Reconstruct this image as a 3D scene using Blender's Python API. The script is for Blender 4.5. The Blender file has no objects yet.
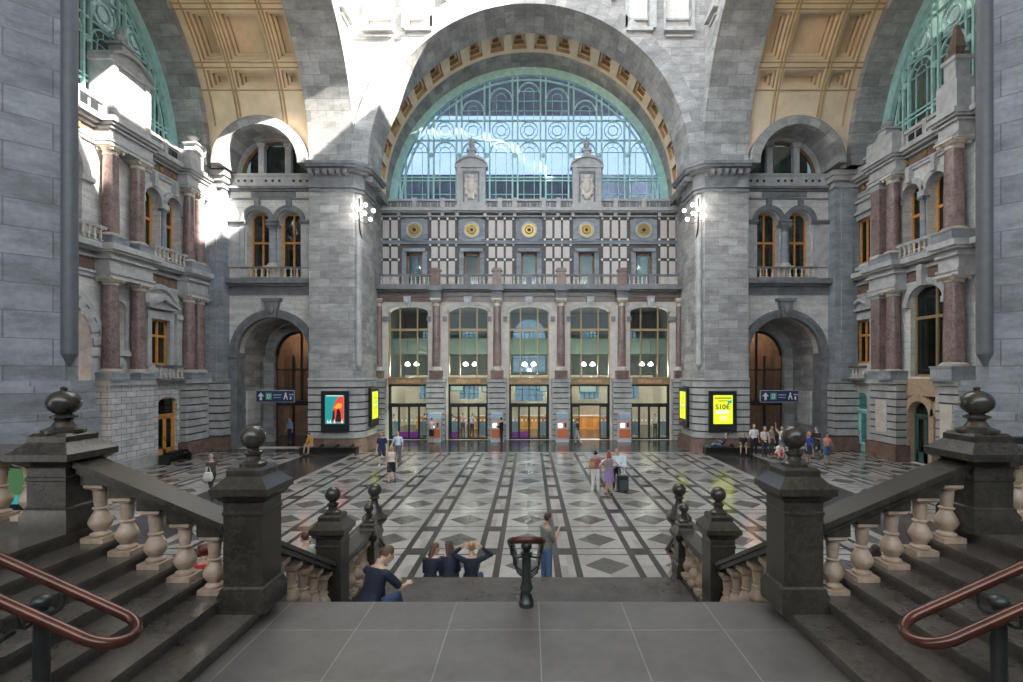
import bpy, bmesh, math, random
from mathutils import Matrix, Vector
from mathutils.geometry import tessellate_polygon
random.seed(7)
R_ = math.radians
pi = math.pi
sc = bpy.context.scene
COL = sc.collection
# ------------------------------------------------------------------ camera, sky, sun, exposure
cam = bpy.data.cameras.new('camera'); cam_o = bpy.data.objects.new('camera', cam); COL.objects.link(cam_o)
CX, CZ, F, VX, VY = .07, 4.8, 512.0, 530.0, 373.0
cam_o.location = (CX, 0, CZ); cam_o.rotation_euler = (pi/2, 0, 0)
cam.sensor_width = 36; cam.lens = 36*F/1023
cam.shift_x = (511.5-VX)/1023; cam.shift_y = (VY-341)/1023
cam.clip_end = 400
sc.camera = cam_o
w = bpy.data.worlds.new('sky'); sc.world = w; w.use_nodes = True
bg = w.node_tree.nodes['Background']; bg.inputs[0].default_value = (.80, .90, 1.0, 1); bg.inputs[1].default_value = 3.1
sun = bpy.data.lights.new('sun', 'SUN'); sun.energy = 24; sun.angle = R_(.6); sun.color = (1, .93, .82)
sun_o = bpy.data.objects.new('sun', sun); COL.objects.link(sun_o)
sun_o.rotation_euler = Vector((-1, .42, -.76)).to_track_quat('-Z', 'Y').to_euler()
vs = sc.view_settings; vs.view_transform = 'Standard'; vs.look = 'None'; vs.gamma = 1; vs.use_curve_mapping = False
vs.exposure = 0.9

# ------------------------------------------------------------------ helpers
def px(x, y, Y):
    """point at depth Y that the photo shows at pixel (x, y)"""
    return ((x-VX)*Y/F+CX, CZ-(y-VY)*Y/F)
def fl(x, y):
    Y = F*CZ/(y-VY); return ((x-VX)*Y/F+CX, Y)
I4 = Matrix.Identity(4)
def FR(Y0): return Matrix(((1,0,0,0),(0,-1,0,Y0),(0,0,1,0),(0,0,0,1)))      # wall facing the camera
def LW(X0): return Matrix(((0,1,0,X0),(1,0,0,0),(0,0,1,0),(0,0,0,1)))       # wall facing +X : u = Y
def RW(X0): return Matrix(((0,-1,0,X0),(1,0,0,0),(0,0,1,0),(0,0,0,1)))      # wall facing -X
def MIR(s): return Matrix.Diagonal((s,1,1,1))

class MB:
    def __init__(s, M=None):
        s.v = []; s.f = []; s.m = []; s.uv = []; s.M = M or I4
    def add(s, vs_, fs, mat=0, uvs=None):
        b = len(s.v); s.v += [tuple(s.M @ Vector(p)) for p in vs_]
        for i, f in enumerate(fs):
            s.f.append([b+k for k in f]); s.m.append(mat); s.uv.append(uvs[i] if uvs else None)
        return s
    def box(s, x0, x1, y0, y1, z0, z1, mat=0):
        return s.add([(x0,y0,z0),(x1,y0,z0),(x1,y1,z0),(x0,y1,z0),(x0,y0,z1),(x1,y0,z1),(x1,y1,z1),(x0,y1,z1)],
              [(0,3,2,1),(4,5,6,7),(0,1,5,4),(1,2,6,5),(2,3,7,6),(3,0,4,7)], mat)
    def plan(s, poly, z0, z1, mat=0):
        n = len(poly)
        return s.add([(x,y,z0) for x,y in poly]+[(x,y,z1) for x,y in poly],
              [tuple(range(n))[::-1], tuple(range(n,2*n))]+[(i,(i+1)%n,n+(i+1)%n,n+i) for i in range(n)], mat)
    def prism(s, poly, d0, d1, mat=0):
        n = len(poly)
        return s.add([(x,d0,z) for x,z in poly]+[(x,d1,z) for x,z in poly],
              [tuple(range(n))[::-1], tuple(range(n,2*n))]+[(i,(i+1)%n,n+(i+1)%n,n+i) for i in range(n)], mat)
    def lathe(s, prof, c=(0,0,0), n=16, mat=0, sq=False):
        n = 4 if sq else n; k = math.sqrt(2) if sq else 1; o = pi/4 if sq else 0
        V = []; Fs = []
        for r, z in prof:
            for i in range(n):
                a = o+2*pi*i/n; V.append((c[0]+r*k*math.cos(a), c[1]+r*k*math.sin(a), c[2]+z))
        for j in range(len(prof)-1):
            for i in range(n):
                Fs.append((j*n+i, j*n+(i+1)%n, (j+1)*n+(i+1)%n, (j+1)*n+i))
        Fs.append(tuple(range(n))[::-1]); Fs.append(tuple(range((len(prof)-1)*n, len(prof)*n)))
        return s.add(V, Fs, mat)
    def tube(s, pts, r, n=8, mat=0, closed=False, sx=1.0):
        P = [Vector(p) for p in pts]; N = len(P); rr = r if isinstance(r, (list, tuple)) else [r]*N
        V = []; Fs = []; prev = None
        for i, p in enumerate(P):
            t = (P[(i+1)%N]-P[i-1]) if (closed or 0 < i < N-1) else (P[1]-P[0] if i == 0 else P[-1]-P[-2])
            t.normalize()
            if prev is None:
                a = Vector((0,0,1)) if abs(t.z) < .9 else Vector((1,0,0))
            else: a = prev
            u = (a - t*a.dot(t)).normalized(); prev = u; q = t.cross(u)
            for k in range(n):
                g = 2*pi*k/n; V.append(p + (u*math.cos(g) + q*math.sin(g)*sx)*rr[i])
        for j in range(N if closed else N-1):
            for k in range(n):
                Fs.append((j*n+k, j*n+(k+1)%n, ((j+1)%N)*n+(k+1)%n, ((j+1)%N)*n+k))
        if not closed: Fs += [tuple(range(n))[::-1], tuple(range((N-1)*n, N*n))]
        return s.add(V, Fs, mat)
    def ball(s, c, rx, ry=None, rz=None, n=12, m=8, mat=0, R=None):
        ry = ry or rx; rz = rz or rx; V = []; Fs = []; R = R or Matrix.Identity(3); c = Vector(c)
        for j in range(m+1):
            t = pi*j/m
            for i in range(n):
                a = 2*pi*i/n
                V.append(c + R @ Vector((rx*math.sin(t)*math.cos(a), ry*math.sin(t)*math.sin(a), rz*math.cos(t))))
        for j in range(m):
            for i in range(n):
                Fs.append((j*n+i, (j+1)*n+i, (j+1)*n+(i+1)%n, j*n+(i+1)%n))
        return s.add(V, Fs, mat)
    def arch(s, cx, zc, r0, r1, d0, d1, a0=0, a1=180, n=28, mat=0):
        """half ring in the (u, z) plane from depth d0 to d1, with voussoir UVs"""
        V = []; Fs = []; U = []
        for i in range(n+1):
            a = R_(a0+(a1-a0)*i/n); c, q = math.cos(a), math.sin(a)
            V += [(cx+r0*c,d0,zc+r0*q),(cx+r1*c,d0,zc+r1*q),(cx+r1*c,d1,zc+r1*q),(cx+r0*c,d1,zc+r0*q)]
        for i in range(n):
            b = 4*i; s0 = R_(a0+(a1-a0)*i/n)*r0; s1 = R_(a0+(a1-a0)*(i+1)/n)*r0
            Fs += [(b,b+1,b+5,b+4),(b+1,b+2,b+6,b+5),(b+2,b+3,b+7,b+6),(b+3,b,b+4,b+7)]
            w_ = r1-r0
            U += [[(0,s0),(w_,s0),(w_,s1),(0,s1)],[(d0,s0),(d1,s0),(d1,s1),(d0,s1)],
                  [(w_,s0),(0,s0),(0,s1),(w_,s1)],[(d1,s0),(d0,s0),(d0,s1),(d1,s1)]]
        Fs += [(0,3,2,1),(4*n,4*n+1,4*n+2,4*n+3)]; U += [[(0,0)]*4]*2
        return s.add(V, Fs, mat, U)
    def wall(s, outline, holes, d0, d1, mat=0):
        """polygon in the (u, z) plane with holes, d1 = front, d0 = back"""
        loops = [outline]+holes
        tri = tessellate_polygon([[Vector((u,z,0)) for u,z in L] for L in loops])
        flat = [p for L in loops for p in L]; n = len(flat)
        V = [(u,d1,z) for u,z in flat]+[(u,d0,z) for u,z in flat]; Fs = []
        for t in tri: Fs += [tuple(t), tuple(n+k for k in reversed(t))]
        b = 0
        for L in loops:
            k = len(L)
            for i in range(k): Fs.append((b+i, b+(i+1)%k, n+b+(i+1)%k, n+b+i))
            b += k
        return s.add(V, Fs, mat)
    def beam(s, p0, p1, w, h, mat=0):
        """rail along p0-p1 (top centre line), vertical sides, width w, height h"""
        p0 = Vector(p0); p1 = Vector(p1); t = (p1-p0); q = Vector((-t.y, t.x, 0)).normalized()*w/2; d = Vector((0,0,h))
        return s.add([p0-q-d, p0+q-d, p0+q, p0-q, p1-q-d, p1+q-d, p1+q, p1-q],
              [(0,1,2,3),(7,6,5,4),(0,4,5,1),(1,5,6,2),(2,6,7,3),(3,7,4,0)], mat)
    def build(s, name, mats, parent=None, sharp=35, smooth=True, kind=None):
        me = bpy.data.meshes.new(name); me.from_pydata(s.v, [], s.f)
        mats = mats if isinstance(mats, (list, tuple)) else [mats]
        for m in mats: me.materials.append(m)
        me.polygons.foreach_set('material_index', s.m)
        if any(u for u in s.uv):
            L = me.uv_layers.new(name='UVMap').data
            for p, u in zip(me.polygons, s.uv):
                if u:
                    for li, q in zip(p.loop_indices, u): L[li].uv = q
        bm = bmesh.new(); bm.from_mesh(me)
        bmesh.ops.recalc_face_normals(bm, faces=bm.faces)
        bm.to_mesh(me); bm.free()
        if smooth:
            me.polygons.foreach_set('use_smooth', [True]*len(me.polygons))
            me.set_sharp_from_angle(angle=R_(sharp))
        o = bpy.data.objects.new(name, me); COL.objects.link(o)
        if parent: o.parent = parent
        if kind: o['kind'] = kind
        return o

def place(o, loc, rz=0):
    o.location = loc; o.rotation_euler = (0,0,rz); return o
def thing(name, label, cat, loc=(0,0,0), rz=0, group=None):
    o = bpy.data.objects.new(name, None); COL.objects.link(o); o.empty_display_size = .1
    o.location = loc; o.rotation_euler = (0,0,rz); return tag(o, label, cat, group)
def tag(o, label, cat, group=None):
    o['label'] = label; o['category'] = cat
    if group: o['group'] = group
    return o
def struct(name):
    o = bpy.data.objects.new(name, None); COL.objects.link(o); o['kind'] = 'structure'; return o
def dup(o, loc=None, rz=None, label=None, parent=None):
    c = o.copy(); COL.objects.link(c)
    if parent: c.parent = parent
    if loc is not None: c.location = loc
    if rz is not None: c.rotation_euler = (0,0,rz)
    if label: c['label'] = label
    for ch in [q for q in COL.objects if q.parent == o]: dup(ch, parent=c)
    return c
def arcpts(cx, zc, r, a0=0, a1=180, n=20, rz=None):
    rz = rz or r
    return [(cx+r*math.cos(R_(a0+(a1-a0)*i/n)), zc+rz*math.sin(R_(a0+(a1-a0)*i/n))) for i in range(n+1)]
def archhole(u0, u1, z0, zs, rise=None, n=16):
    c = (u0+u1)/2; r = (u1-u0)/2
    return [(u0,z0),(u1,z0)]+arcpts(c, zs, r, 0, 180, n, rise)
def rect(u0, u1, z0, z1): return [(u0,z0),(u1,z0),(u1,z1),(u0,z1)]
def rustic(mb, u0, u1, d0, d1, z0, z1, n, g=.07, e=.09, mat=0):
    h = (z1-z0)/n
    mb.box(u0+e, u1-e, d0, d1-e, z0, z1, 1)
    for i in range(n): mb.box(u0, u1, d0, d1, z0+i*h+g/2, z0+(i+1)*h-g/2, mat)

# ------------------------------------------------------------------ materials
class NT:
    def __init__(s, name):
        s.mat = bpy.data.materials.new(name); s.mat.use_nodes = True; s.t = s.mat.node_tree
        s.b = s.t.nodes['Principled BSDF']
    def n(s, typ, **kw):
        x = s.t.nodes.new(typ)
        for k, v in kw.items(): setattr(x, k, v)
        return x
    def put(s, a, sock):
        if hasattr(a, 'links') or isinstance(a, bpy.types.NodeSocket): s.t.links.new(a, sock)
        else: sock.default_value = a
    def m(s, op, a, b=0, c=0):
        x = s.n('ShaderNodeMath', operation=op); s.put(a, x.inputs[0]); s.put(b, x.inputs[1]); s.put(c, x.inputs[2]); return x.outputs[0]
    def mix(s, f, a, b, blend='MIX'):
        x = s.n('ShaderNodeMix', data_type='RGBA', blend_type=blend); s.put(f, x.inputs[0]); s.put(a, x.inputs[6]); s.put(b, x.inputs[7]); return x.outputs[2]
    def noise(s, vec, scale, detail=4, rough=.6):
        x = s.n('ShaderNodeTexNoise'); x.inputs['Scale'].default_value = scale; x.inputs['Detail'].default_value = detail; x.inputs['Roughness'].default_value = rough
        if vec is not None: s.t.links.new(vec, x.inputs['Vector'])
        return x.outputs[0]
    def ramp(s, f, p0, c0, p1, c1):
        x = s.n('ShaderNodeValToRGB'); e = x.color_ramp.elements
        e[0].position = p0; e[0].color = c0; e[1].position = p1; e[1].color = c1; s.t.links.new(f, x.inputs[0]); return x.outputs[0]
    def bump(s, h, strength, dist=.02):
        x = s.n('ShaderNodeBump'); x.inputs['Strength'].default_value = strength; x.inputs['Distance'].default_value = dist
        s.t.links.new(h, x.inputs['Height']); s.t.links.new(x.outputs[0], s.b.inputs['Normal'])
def c4(c, k=1): return (c[0]*k, c[1]*k, c[2]*k, 1)
def plain(name, c, rough=.5, metal=0, var=.12, scale=6, spec=.5):
    t = NT(name); g = t.n('ShaderNodeNewGeometry').outputs['Position']
    f = t.noise(g, scale)
    col = t.ramp(f, .3, c4(c, 1-var), .7, c4(c, 1+var))
    t.put(col, t.b.inputs['Base Color']); t.b.inputs['Roughness'].default_value = rough; t.b.inputs['Metallic'].default_value = metal
    t.b.inputs['Specular IOR Level'].default_value = spec
    return t.mat
def ashlar(name, c, bw, bh, var=.18, mortar=.75, rough=.7, uv=False, stain=.35, ms=.012, swap=False):
    t = NT(name); g = t.n('ShaderNodeNewGeometry'); P = t.n('ShaderNodeSeparateXYZ'); t.t.links.new(g.outputs['Position'], P.inputs[0])
    if uv:
        src = t.n('ShaderNodeUVMap').outputs[0]
    else:
        Nn = t.n('ShaderNodeSeparateXYZ'); t.t.links.new(g.outputs['Normal'], Nn.inputs[0])
        f = t.m('GREATER_THAN', t.m('ABSOLUTE', Nn.outputs[0]), t.m('ABSOLUTE', Nn.outputs[1]))
        u = t.m('ADD', t.m('MULTIPLY', P.outputs[0], t.m('SUBTRACT', 1, f)), t.m('MULTIPLY', P.outputs[1], f))
        k = t.n('ShaderNodeCombineXYZ'); t.put(u, k.inputs[0]); t.put(P.outputs[2], k.inputs[1]); src = k.outputs[0]
    b = t.n('ShaderNodeTexBrick'); t.t.links.new(src, b.inputs['Vector'])
    b.inputs['Scale'].default_value = 1; b.inputs['Brick Width'].default_value = bw; b.inputs['Row Height'].default_value = bh
    b.inputs['Mortar Size'].default_value = ms; b.inputs['Mortar Smooth'].default_value = .3
    b.inputs['Color1'].default_value = c4(c, 1-var); b.inputs['Color2'].default_value = c4(c, 1+var); b.inputs['Mortar'].default_value = c4(c, mortar)
    mp = t.n('ShaderNodeMapping'); mp.inputs['Scale'].default_value = (1,1,2.6); t.t.links.new(g.outputs['Position'], mp.inputs[0])
    st = t.ramp(t.noise(mp.outputs[0], .9, 6, .7), .35, (1-stain,)*3+(1,), .62, (1.08,)*3+(1,))
    col = t.mix(1.0, b.outputs[0], st, 'MULTIPLY')
    fine = t.ramp(t.noise(g.outputs['Position'], 9, 4, .7), .3, (.86,)*3+(1,), .7, (1.1,)*3+(1,))
    col = t.mix(1.0, col, fine, 'MULTIPLY')
    t.put(col, t.b.inputs['Base Color']); t.b.inputs['Roughness'].default_value = rough
    t.bump(t.m('SUBTRACT', 1, b.outputs[1]), .35, .01)
    return t.mat
def emit(name, c, k):
    t = NT(name); t.b.inputs['Base Color'].default_value = c4(c); t.b.inputs['Emission Color'].default_value = c4(c); t.b.inputs['Emission Strength'].default_value = k
    t.b.inputs['Roughness'].default_value = .3
    return t.mat
def glassy(name, tint, dirt=.1, dirtc=(.5,.55,.55), gloss=.08, fk=.6):
    t = NT(name); t.t.nodes.remove(t.b); out = t.t.nodes['Material Output']
    tr = t.n('ShaderNodeBsdfTransparent'); tr.inputs[0].default_value = c4(tint)
    gl = t.n('ShaderNodeBsdfGlossy'); gl.inputs['Roughness'].default_value = .04; gl.inputs[0].default_value = (.9,.95,1,1)
    df = t.n('ShaderNodeBsdfTranslucent'); df.inputs[0].default_value = c4(dirtc)
    d2 = t.n('ShaderNodeBsdfDiffuse'); d2.inputs[0].default_value = c4(dirtc)
    m0 = t.n('ShaderNodeMixShader'); m0.inputs[0].default_value = .4; t.t.links.new(df.outputs[0], m0.inputs[1]); t.t.links.new(d2.outputs[0], m0.inputs[2])
    g = t.n('ShaderNodeNewGeometry').outputs['Position']
    f = t.m('MULTIPLY', t.noise(g, 1.3, 3), dirt*2)
    m1 = t.n('ShaderNodeMixShader'); t.put(f, m1.inputs[0]); t.t.links.new(tr.outputs[0], m1.inputs[1]); t.t.links.new(m0.outputs[0], m1.inputs[2])
    fr = t.n('ShaderNodeFresnel'); fr.inputs[0].default_value = 1.45
    m2 = t.n('ShaderNodeMixShader'); t.put(t.m('MAXIMUM', t.m('MULTIPLY', fr.outputs[0], fk), gloss*.5), m2.inputs[0]); t.t.links.new(m1.outputs[0], m2.inputs[1]); t.t.links.new(gl.outputs[0], m2.inputs[2])
    t.t.links.new(m2.outputs[0], out.inputs[0])
    return t.mat
def marble(name, c, vein, rough=.2, scale=2.5):
    t = NT(name); g = t.n('ShaderNodeNewGeometry').outputs['Position']
    a = t.noise(g, scale, 8, .7); b = t.noise(g, scale*3.1, 6, .75)
    col = t.ramp(a, .35, c4(c, .6), .68, c4(c, 1.25))
    vn = t.ramp(t.m('ABSOLUTE', t.m('SUBTRACT', b, .5)), 0, (1,1,1,1), .045, (0,0,0,1))
    col = t.mix(t.m('MULTIPLY', vn, .3), col, c4(vein))
    t.put(col, t.b.inputs['Base Color']); t.b.inputs['Roughness'].default_value = rough
    return t.mat
def floor_mat():
    t = NT('marble_floor'); g = t.n('ShaderNodeNewGeometry').outputs['Position']; P = t.n('ShaderNodeSeparateXYZ'); t.t.links.new(g, P.inputs[0])
    X, Y = P.outputs[0], P.outputs[1]; m = t.m
    def cen(a, o): # distance from cell centre, period 2
        q = m('FRACT', m('ADD', m('MULTIPLY', m('SUBTRACT', a, o), .5), 100.5)); return m('ABSOLUTE', m('MULTIPLY', m('SUBTRACT', q, .5), 2))
    u = cen(X, 0); v = cen(Y, 12.77)
    band = lambda a, lo, hi: m('MULTIPLY', m('GREATER_THAN', a, lo), m('LESS_THAN', a, hi))
    strip = band(u, .665, .825); line = band(v, .745, .805)
    cross = m('MULTIPLY', m('GREATER_THAN', u, .825), m('GREATER_THAN', v, .805))
    dark = m('MINIMUM', 1, m('ADD', m('ADD', strip, line), cross))
    dia = m('LESS_THAN', m('ADD', u, v), .56)
    n1 = t.noise(g, 3.5, 6, .7); n2 = t.noise(g, .35, 2, .5)
    cid = t.n('ShaderNodeTexWhiteNoise', noise_dimensions='2D')
    fl_ = t.n('ShaderNodeCombineXYZ'); t.put(m('FLOOR', m('MULTIPLY', X, 1.0)), fl_.inputs[0]); t.put(m('FLOOR', m('MULTIPLY', m('ADD', Y, .23), 1.0)), fl_.inputs[1])
    t.t.links.new(fl_.outputs[0], cid.inputs['Vector'])
    light = t.mix(cid.outputs[0], (.27,.25,.225,1), (.41,.385,.355,1))
    light = t.mix(1, light, t.ramp(n1, .3, (.82,.82,.82,1), .7, (1.08,1.08,1.08,1)), 'MULTIPLY')
    dk = t.ramp(n1, .3, (.030,.028,.027,1), .75, (.065,.061,.058,1)); dm = t.ramp(n1,   .3, (.075,.070,.066,1), .75, (.125,.118,.11,1))
    col = t.mix(dark, t.mix(dia, light, dm), dk)
    # borders under the arches
    aX = m('ABSOLUTE', X)
    zone = m('MAXIMUM', band(aX, 10.45, 13.05), m('GREATER_THAN', Y, 31.1))
    edge = m('MAXIMUM', m('MULTIPLY', m('MAXIMUM', band(aX, 10.15, 10.45), band(aX, 13.05, 13.35)), m('LESS_THAN', Y, 31.1)), m('MULTIPLY', band(Y, 30.8, 31.1), m('LESS_THAN', aX, 10.3)))
    dz = t.mix(dia, dk, t.ramp(n1, .3, (.07,.068,.065,1), .75, (.13,.125,.12,1)))
    col = t.mix(zone, col, dz); col = t.mix(edge, col, light)
    t.put(col, t.b.inputs['Base Color'])
    t.put(t.m('ADD', .10, t.m('MULTIPLY', n1, .16)), t.b.inputs['Roughness'])
    return t.mat

CLOTH = {}
def cloth(c, r=.8):
    k = tuple(c)+(r,)
    if k not in CLOTH: CLOTH[k] = plain('fabric_%d' % len(CLOTH), c, r, var=.14, scale=16)
    return CLOTH[k]
M = {}
M['stone'] = ashlar('grey_stone', (.385,.38,.372), 1.15, .5, .22, .62)
M['stone_uv'] = ashlar('grey_arch_stone', (.395,.39,.382), .95, .62, .25, .6, uv=True)
M['blue'] = ashlar('blue_stone', (.30,.325,.355), 2.2, .9, .14, .7)
M['pier'] = ashlar('near_pier_stone', (.25,.265,.29), 1.15, .62, .16, .6, stain=.4)
M['white'] = ashlar('white_stone', (.66,.64,.61), .8, .34, .06, .72, stain=.22)
M['cream'] = plain('cream_stone', (.60,.54,.48), .6, var=.15, scale=2)
M['trim'] = plain('bluestone_trim', (.18,.188,.20), .55, var=.3, scale=2.2)
M['trim_l'] = plain('pale_trim', (.44,.44,.44), .6, var=.22, scale=2.5)
M['rust'] = plain('rusticated_stone', (.40,.395,.385), .7, var=.25, scale=1.6)
M['joint'] = plain('shaded_joint', (.10,.098,.095), .8)  # joint mortar darkened to paint in the shade of the grooves
M['brick'] = ashlar('white_brick', (.60,.60,.60), .62, .3, .1, .4, ms=.02)
M['red'] = marble('red_marble', (.23,.155,.14), (.52,.45,.42), .22, 1.3)
M['brown'] = marble('brown_marble', (.20,.125,.10), (.42,.33,.28), .25, 2)
M['dark'] = marble('dark_bluestone', (.034,.030,.024), (.085,.075,.06), .25, 1.1)
M['step'] = marble('step_stone', (.080,.069,.060), (.13,.118,.105), .21, 1.6)
M['bal'] = plain('baluster_stone', (.33,.245,.18), .42, var=.32, scale=7)
M['ochre'] = plain('ochre_plaster', (.88,.70,.48), .6, var=.12, scale=1.2)
M['ochre_d'] = plain('ochre_plaster_field', (.82,.62,.39), .6, var=.12, scale=1.2)
M['ochre_m'] = plain('shaded_moulding', (.50,.33,.17), .6, var=.12, scale=1.2)  # brown moulding paint that also stands in for shade on coffer steps and ribs
M['green'] = plain('verdigris_iron', (.40,.66,.64), .5, var=.2, scale=3)
M['gold'] = plain('gilding', (.46,.31,.10), .35, .6)
M['wood'] = plain('orange_wood', (.60,.27,.06), .4, var=.25, scale=5)
M['dwood'] = plain('brown_wood', (.20,.10,.05), .4, var=.35, scale=3)
M['bronze'] = plain('bronze_frame', (.36,.26,.14), .4, .3)
M['rail'] = plain('polished_bronze', (.075,.027,.017), .2, .4, var=.4, scale=4)
M['iron'] = plain('black_iron', (.028,.034,.032), .35, .3, var=.3)
M['black'] = plain('black_paint', (.018,.022,.024), .3)
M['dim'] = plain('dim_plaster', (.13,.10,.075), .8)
M['panel'] = plain('pink_panel', (.62,.56,.53), .6, var=.08)
M['dots'] = plain('white_boss', (.85,.85,.83), .5, var=.03)
M['glass'] = glassy('window_glass', (.86,.93,.92), .03, gloss=.015, fk=.2)
M['dglass'] = glassy('dim_window_glass', (.22,.26,.25), .10, (.10,.12,.12), .16)
M['lglass'] = glassy('lunette_glass', (.38,.44,.54), .09, (.45,.50,.56), .05)
M['sglass'] = glassy('side_lunette_glass', (.30,.33,.31), .12, (.25,.27,.25), .08)
M['lobby'] = plain('lobby_wall', (.66,.58,.48), .7)
M['aqua'] = plain('aqua_paint', (.35,.62,.60), .4)
M['aquag'] = glassy('aqua_glass', (.45,.78,.76), .22, (.35,.65,.62), .12)
M['lamp'] = emit('lamp_glow', (1,.93,.82), 9)
M['floor'] = floor_mat()
def pal(name, c, r=.75): return plain(name, c, r, var=.1, scale=14)

# ------------------------------------------------------------------ floor, stairs
MB().box(-26, 26, -8, 48, -.3, 0).build('floor', M['floor'], kind='structure')
ZA, ZB, ZU = 2.15, .9, 3.12
YA, YB = 5.9, 9.75
mb = MB().box(-2.83, 2.83, -1.5, YA, 0, ZA-.06)
mb.box(-2.83, 2.83, -1.5, YA+.03, ZA-.06, ZA)
def tile_mat():
    t = NT('landing_tile')
    g = t.n('ShaderNodeNewGeometry').outputs['Position']
    b = t.n('ShaderNodeTexBrick'); mp = t.n('ShaderNodeMapping'); mp.inputs['Location'].default_value = (.78, .06, 0); t.t.links.new(g, mp.inputs[0]); t.t.links.new(mp.outputs[0], b.inputs['Vector'])
    b.offset = 0; b.inputs['Scale'].default_value = 1; b.inputs['Brick Width'].default_value = .95; b.inputs['Row Height'].default_value = .89; b.inputs['Mortar Size'].default_value = .006
    b.inputs['Color1'].default_value = (.088,.080,.073,1); b.inputs['Color2'].default_value = (.112,.102,.093,1); b.inputs['Mortar'].default_value = (.22,.21,.2,1)
    col = t.mix(1, b.outputs[0], t.ramp(t.noise(g, 3, 6, .7), .3, (.75,.75,.75,1), .7, (1.15,1.15,1.15,1)), 'MULTIPLY')
    t.put(col, t.b.inputs['Base Color']); t.put(t.m('ADD', .3, t.m('MULTIPLY', t.noise(g, 5), .2)), t.b.inputs['Roughness'])
    return t.mat
mb.build('floor_landing', tile_mat(), kind='structure')
XS, RS = (2.83,3.2,3.53,3.85,4.17,4.49,4.81), (ZU-ZA)/7
for s, side in ((-1,'left'), (1,'right')):
    mb = MB(MIR(s))
    for k in range(1, 8):
        x0 = XS[k-1]; x1 = XS[k] if k < 7 else 13.3; z = ZA+RS*k
        mb.box(x0, x1+.02, -1.5, 5.82, z-RS-.02, z-.045); mb.box(x0-.035, x1, -1.5, 5.84, z-.045, z)
    mb.box(2.86, 13.3, -1.5, 5.78, 0, ZA)
    mb.build('stairs_'+side, M['step'], kind='structure')
mb = MB()
for k in range(8):       # landing to half landing
    y0 = YA+.3*k; z = ZA-.15625*(k+1)
    mb.box(-2.9, 2.9, y0, y0+.32, 0, z-.045); mb.box(-2.9, 2.9, y0, y0+.335, z-.045, z)
mb.box(-2.9, 2.9, YA+2.1, YB, 0, ZB-.045); mb.box(-2.9, 2.9, YA+2.1, YB+.03, ZB-.045, ZB)
for k in range(5):
    y0 = YB+.3*k; z = ZB-.15*(k+1)
    mb.box(-2.9, 2.9, y0, y0+.3, 0, z-.045); mb.box(-2.9, 2.9, y0, y0+.33, z-.045, z)
mb.build('stairs_centre', M['step'], kind='structure')

# ------------------------------------------------------------------ foreground balustrades and newel posts
def baluster(h, w, mat, n=16):
    """turned stone baluster, square foot and cap"""
    k = w/.24
    prof = [(.075,.08),(.095,.1),(.095,.13),(.07,.15),(.062,.17),(.085,.22),(.108,.29),(.112,.34),(.09,.42),(.062,.5),(.058,.53),(.075,.545),(.075,.565),(.056,.58),(.064,.72),(.07,.86),(.088,.875),(.088,.90)]
    mb = MB().lathe([(r*k, z*h) for r, z in prof], n=n)
    mb.box(-w/2,w/2,-w/2,w/2,0,.085*h); mb.lathe([(w*.36,.89*h),(w*.43,.92*h),(w*.43,1.0*h)], sq=True)
    o = mb.build('baluster', mat); return o
def newel(name_label, loc, half, h, fin, capw, rz=0):
    """pedestal with plinth, capped shaft and stone ball"""
    t = thing('newel_post', name_label, 'newel post', loc, rz)
    p = half
    mb = MB()
    mb.lathe([(p*1.22,0),(p*1.22,.18),(p*1.1,.23),(p*1.1,.25),(p,.27),(p,h-.30),(p*1.05,h-.29),(p*1.05,h-.26),(p,h-.25),(p,h-.16),(p*1.12,h-.13)], sq=True)
    mb.build('shaft', M['dark'], t)
    c = capw
    mb = MB().lathe([(p*1.12,h-.14),(c*.93,h-.08),(c,h-.07),(c,h),(c*.9,h+.02),(c*.66,h+.10),(c*.62,h+.11),(c*.62,h+.17),(c*.52,h+.2)], sq=True)
    mb.build('cap', M['dark'], t)
    z = h+.2
    if fin == 'ball':
        r = .125*half/.2
        pr = [(r*1.05,0),(r*1.05,.03),(r*.62,.06),(r*.55,.10),(r*.75,.13),(r*.75,.15),(r*.45,.165)]
        pr += [(r*math.sin(a), .165+.08*r+r-r*math.cos(a)) for a in [pi*(.15+.83*i/14) for i in range(15)]]
    else:
        r = .155
        pr = [(r*1.25,0),(r*1.25,.03),(r*.75,.06),(r*.5,.12),(r*.55,.14),(r*.78,.155),(r*.78,.175),(r*.5,.19)]
        pr += [(r*math.sin(a), .185+r*.86-r*.86*math.cos(a)) for a in [pi*(.14+.8*i/14) for i in range(15)]]
        zt = pr[-1][1]; pr += [(.03,zt+.012),(.034,zt+.03),(.012,zt+.045)]
    MB().lathe([(a, z+b) for a, b in pr], n=24).build('finial', M['dark'], t)
    return t
big_bal = baluster(.64, .24, M['bal'])
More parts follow.
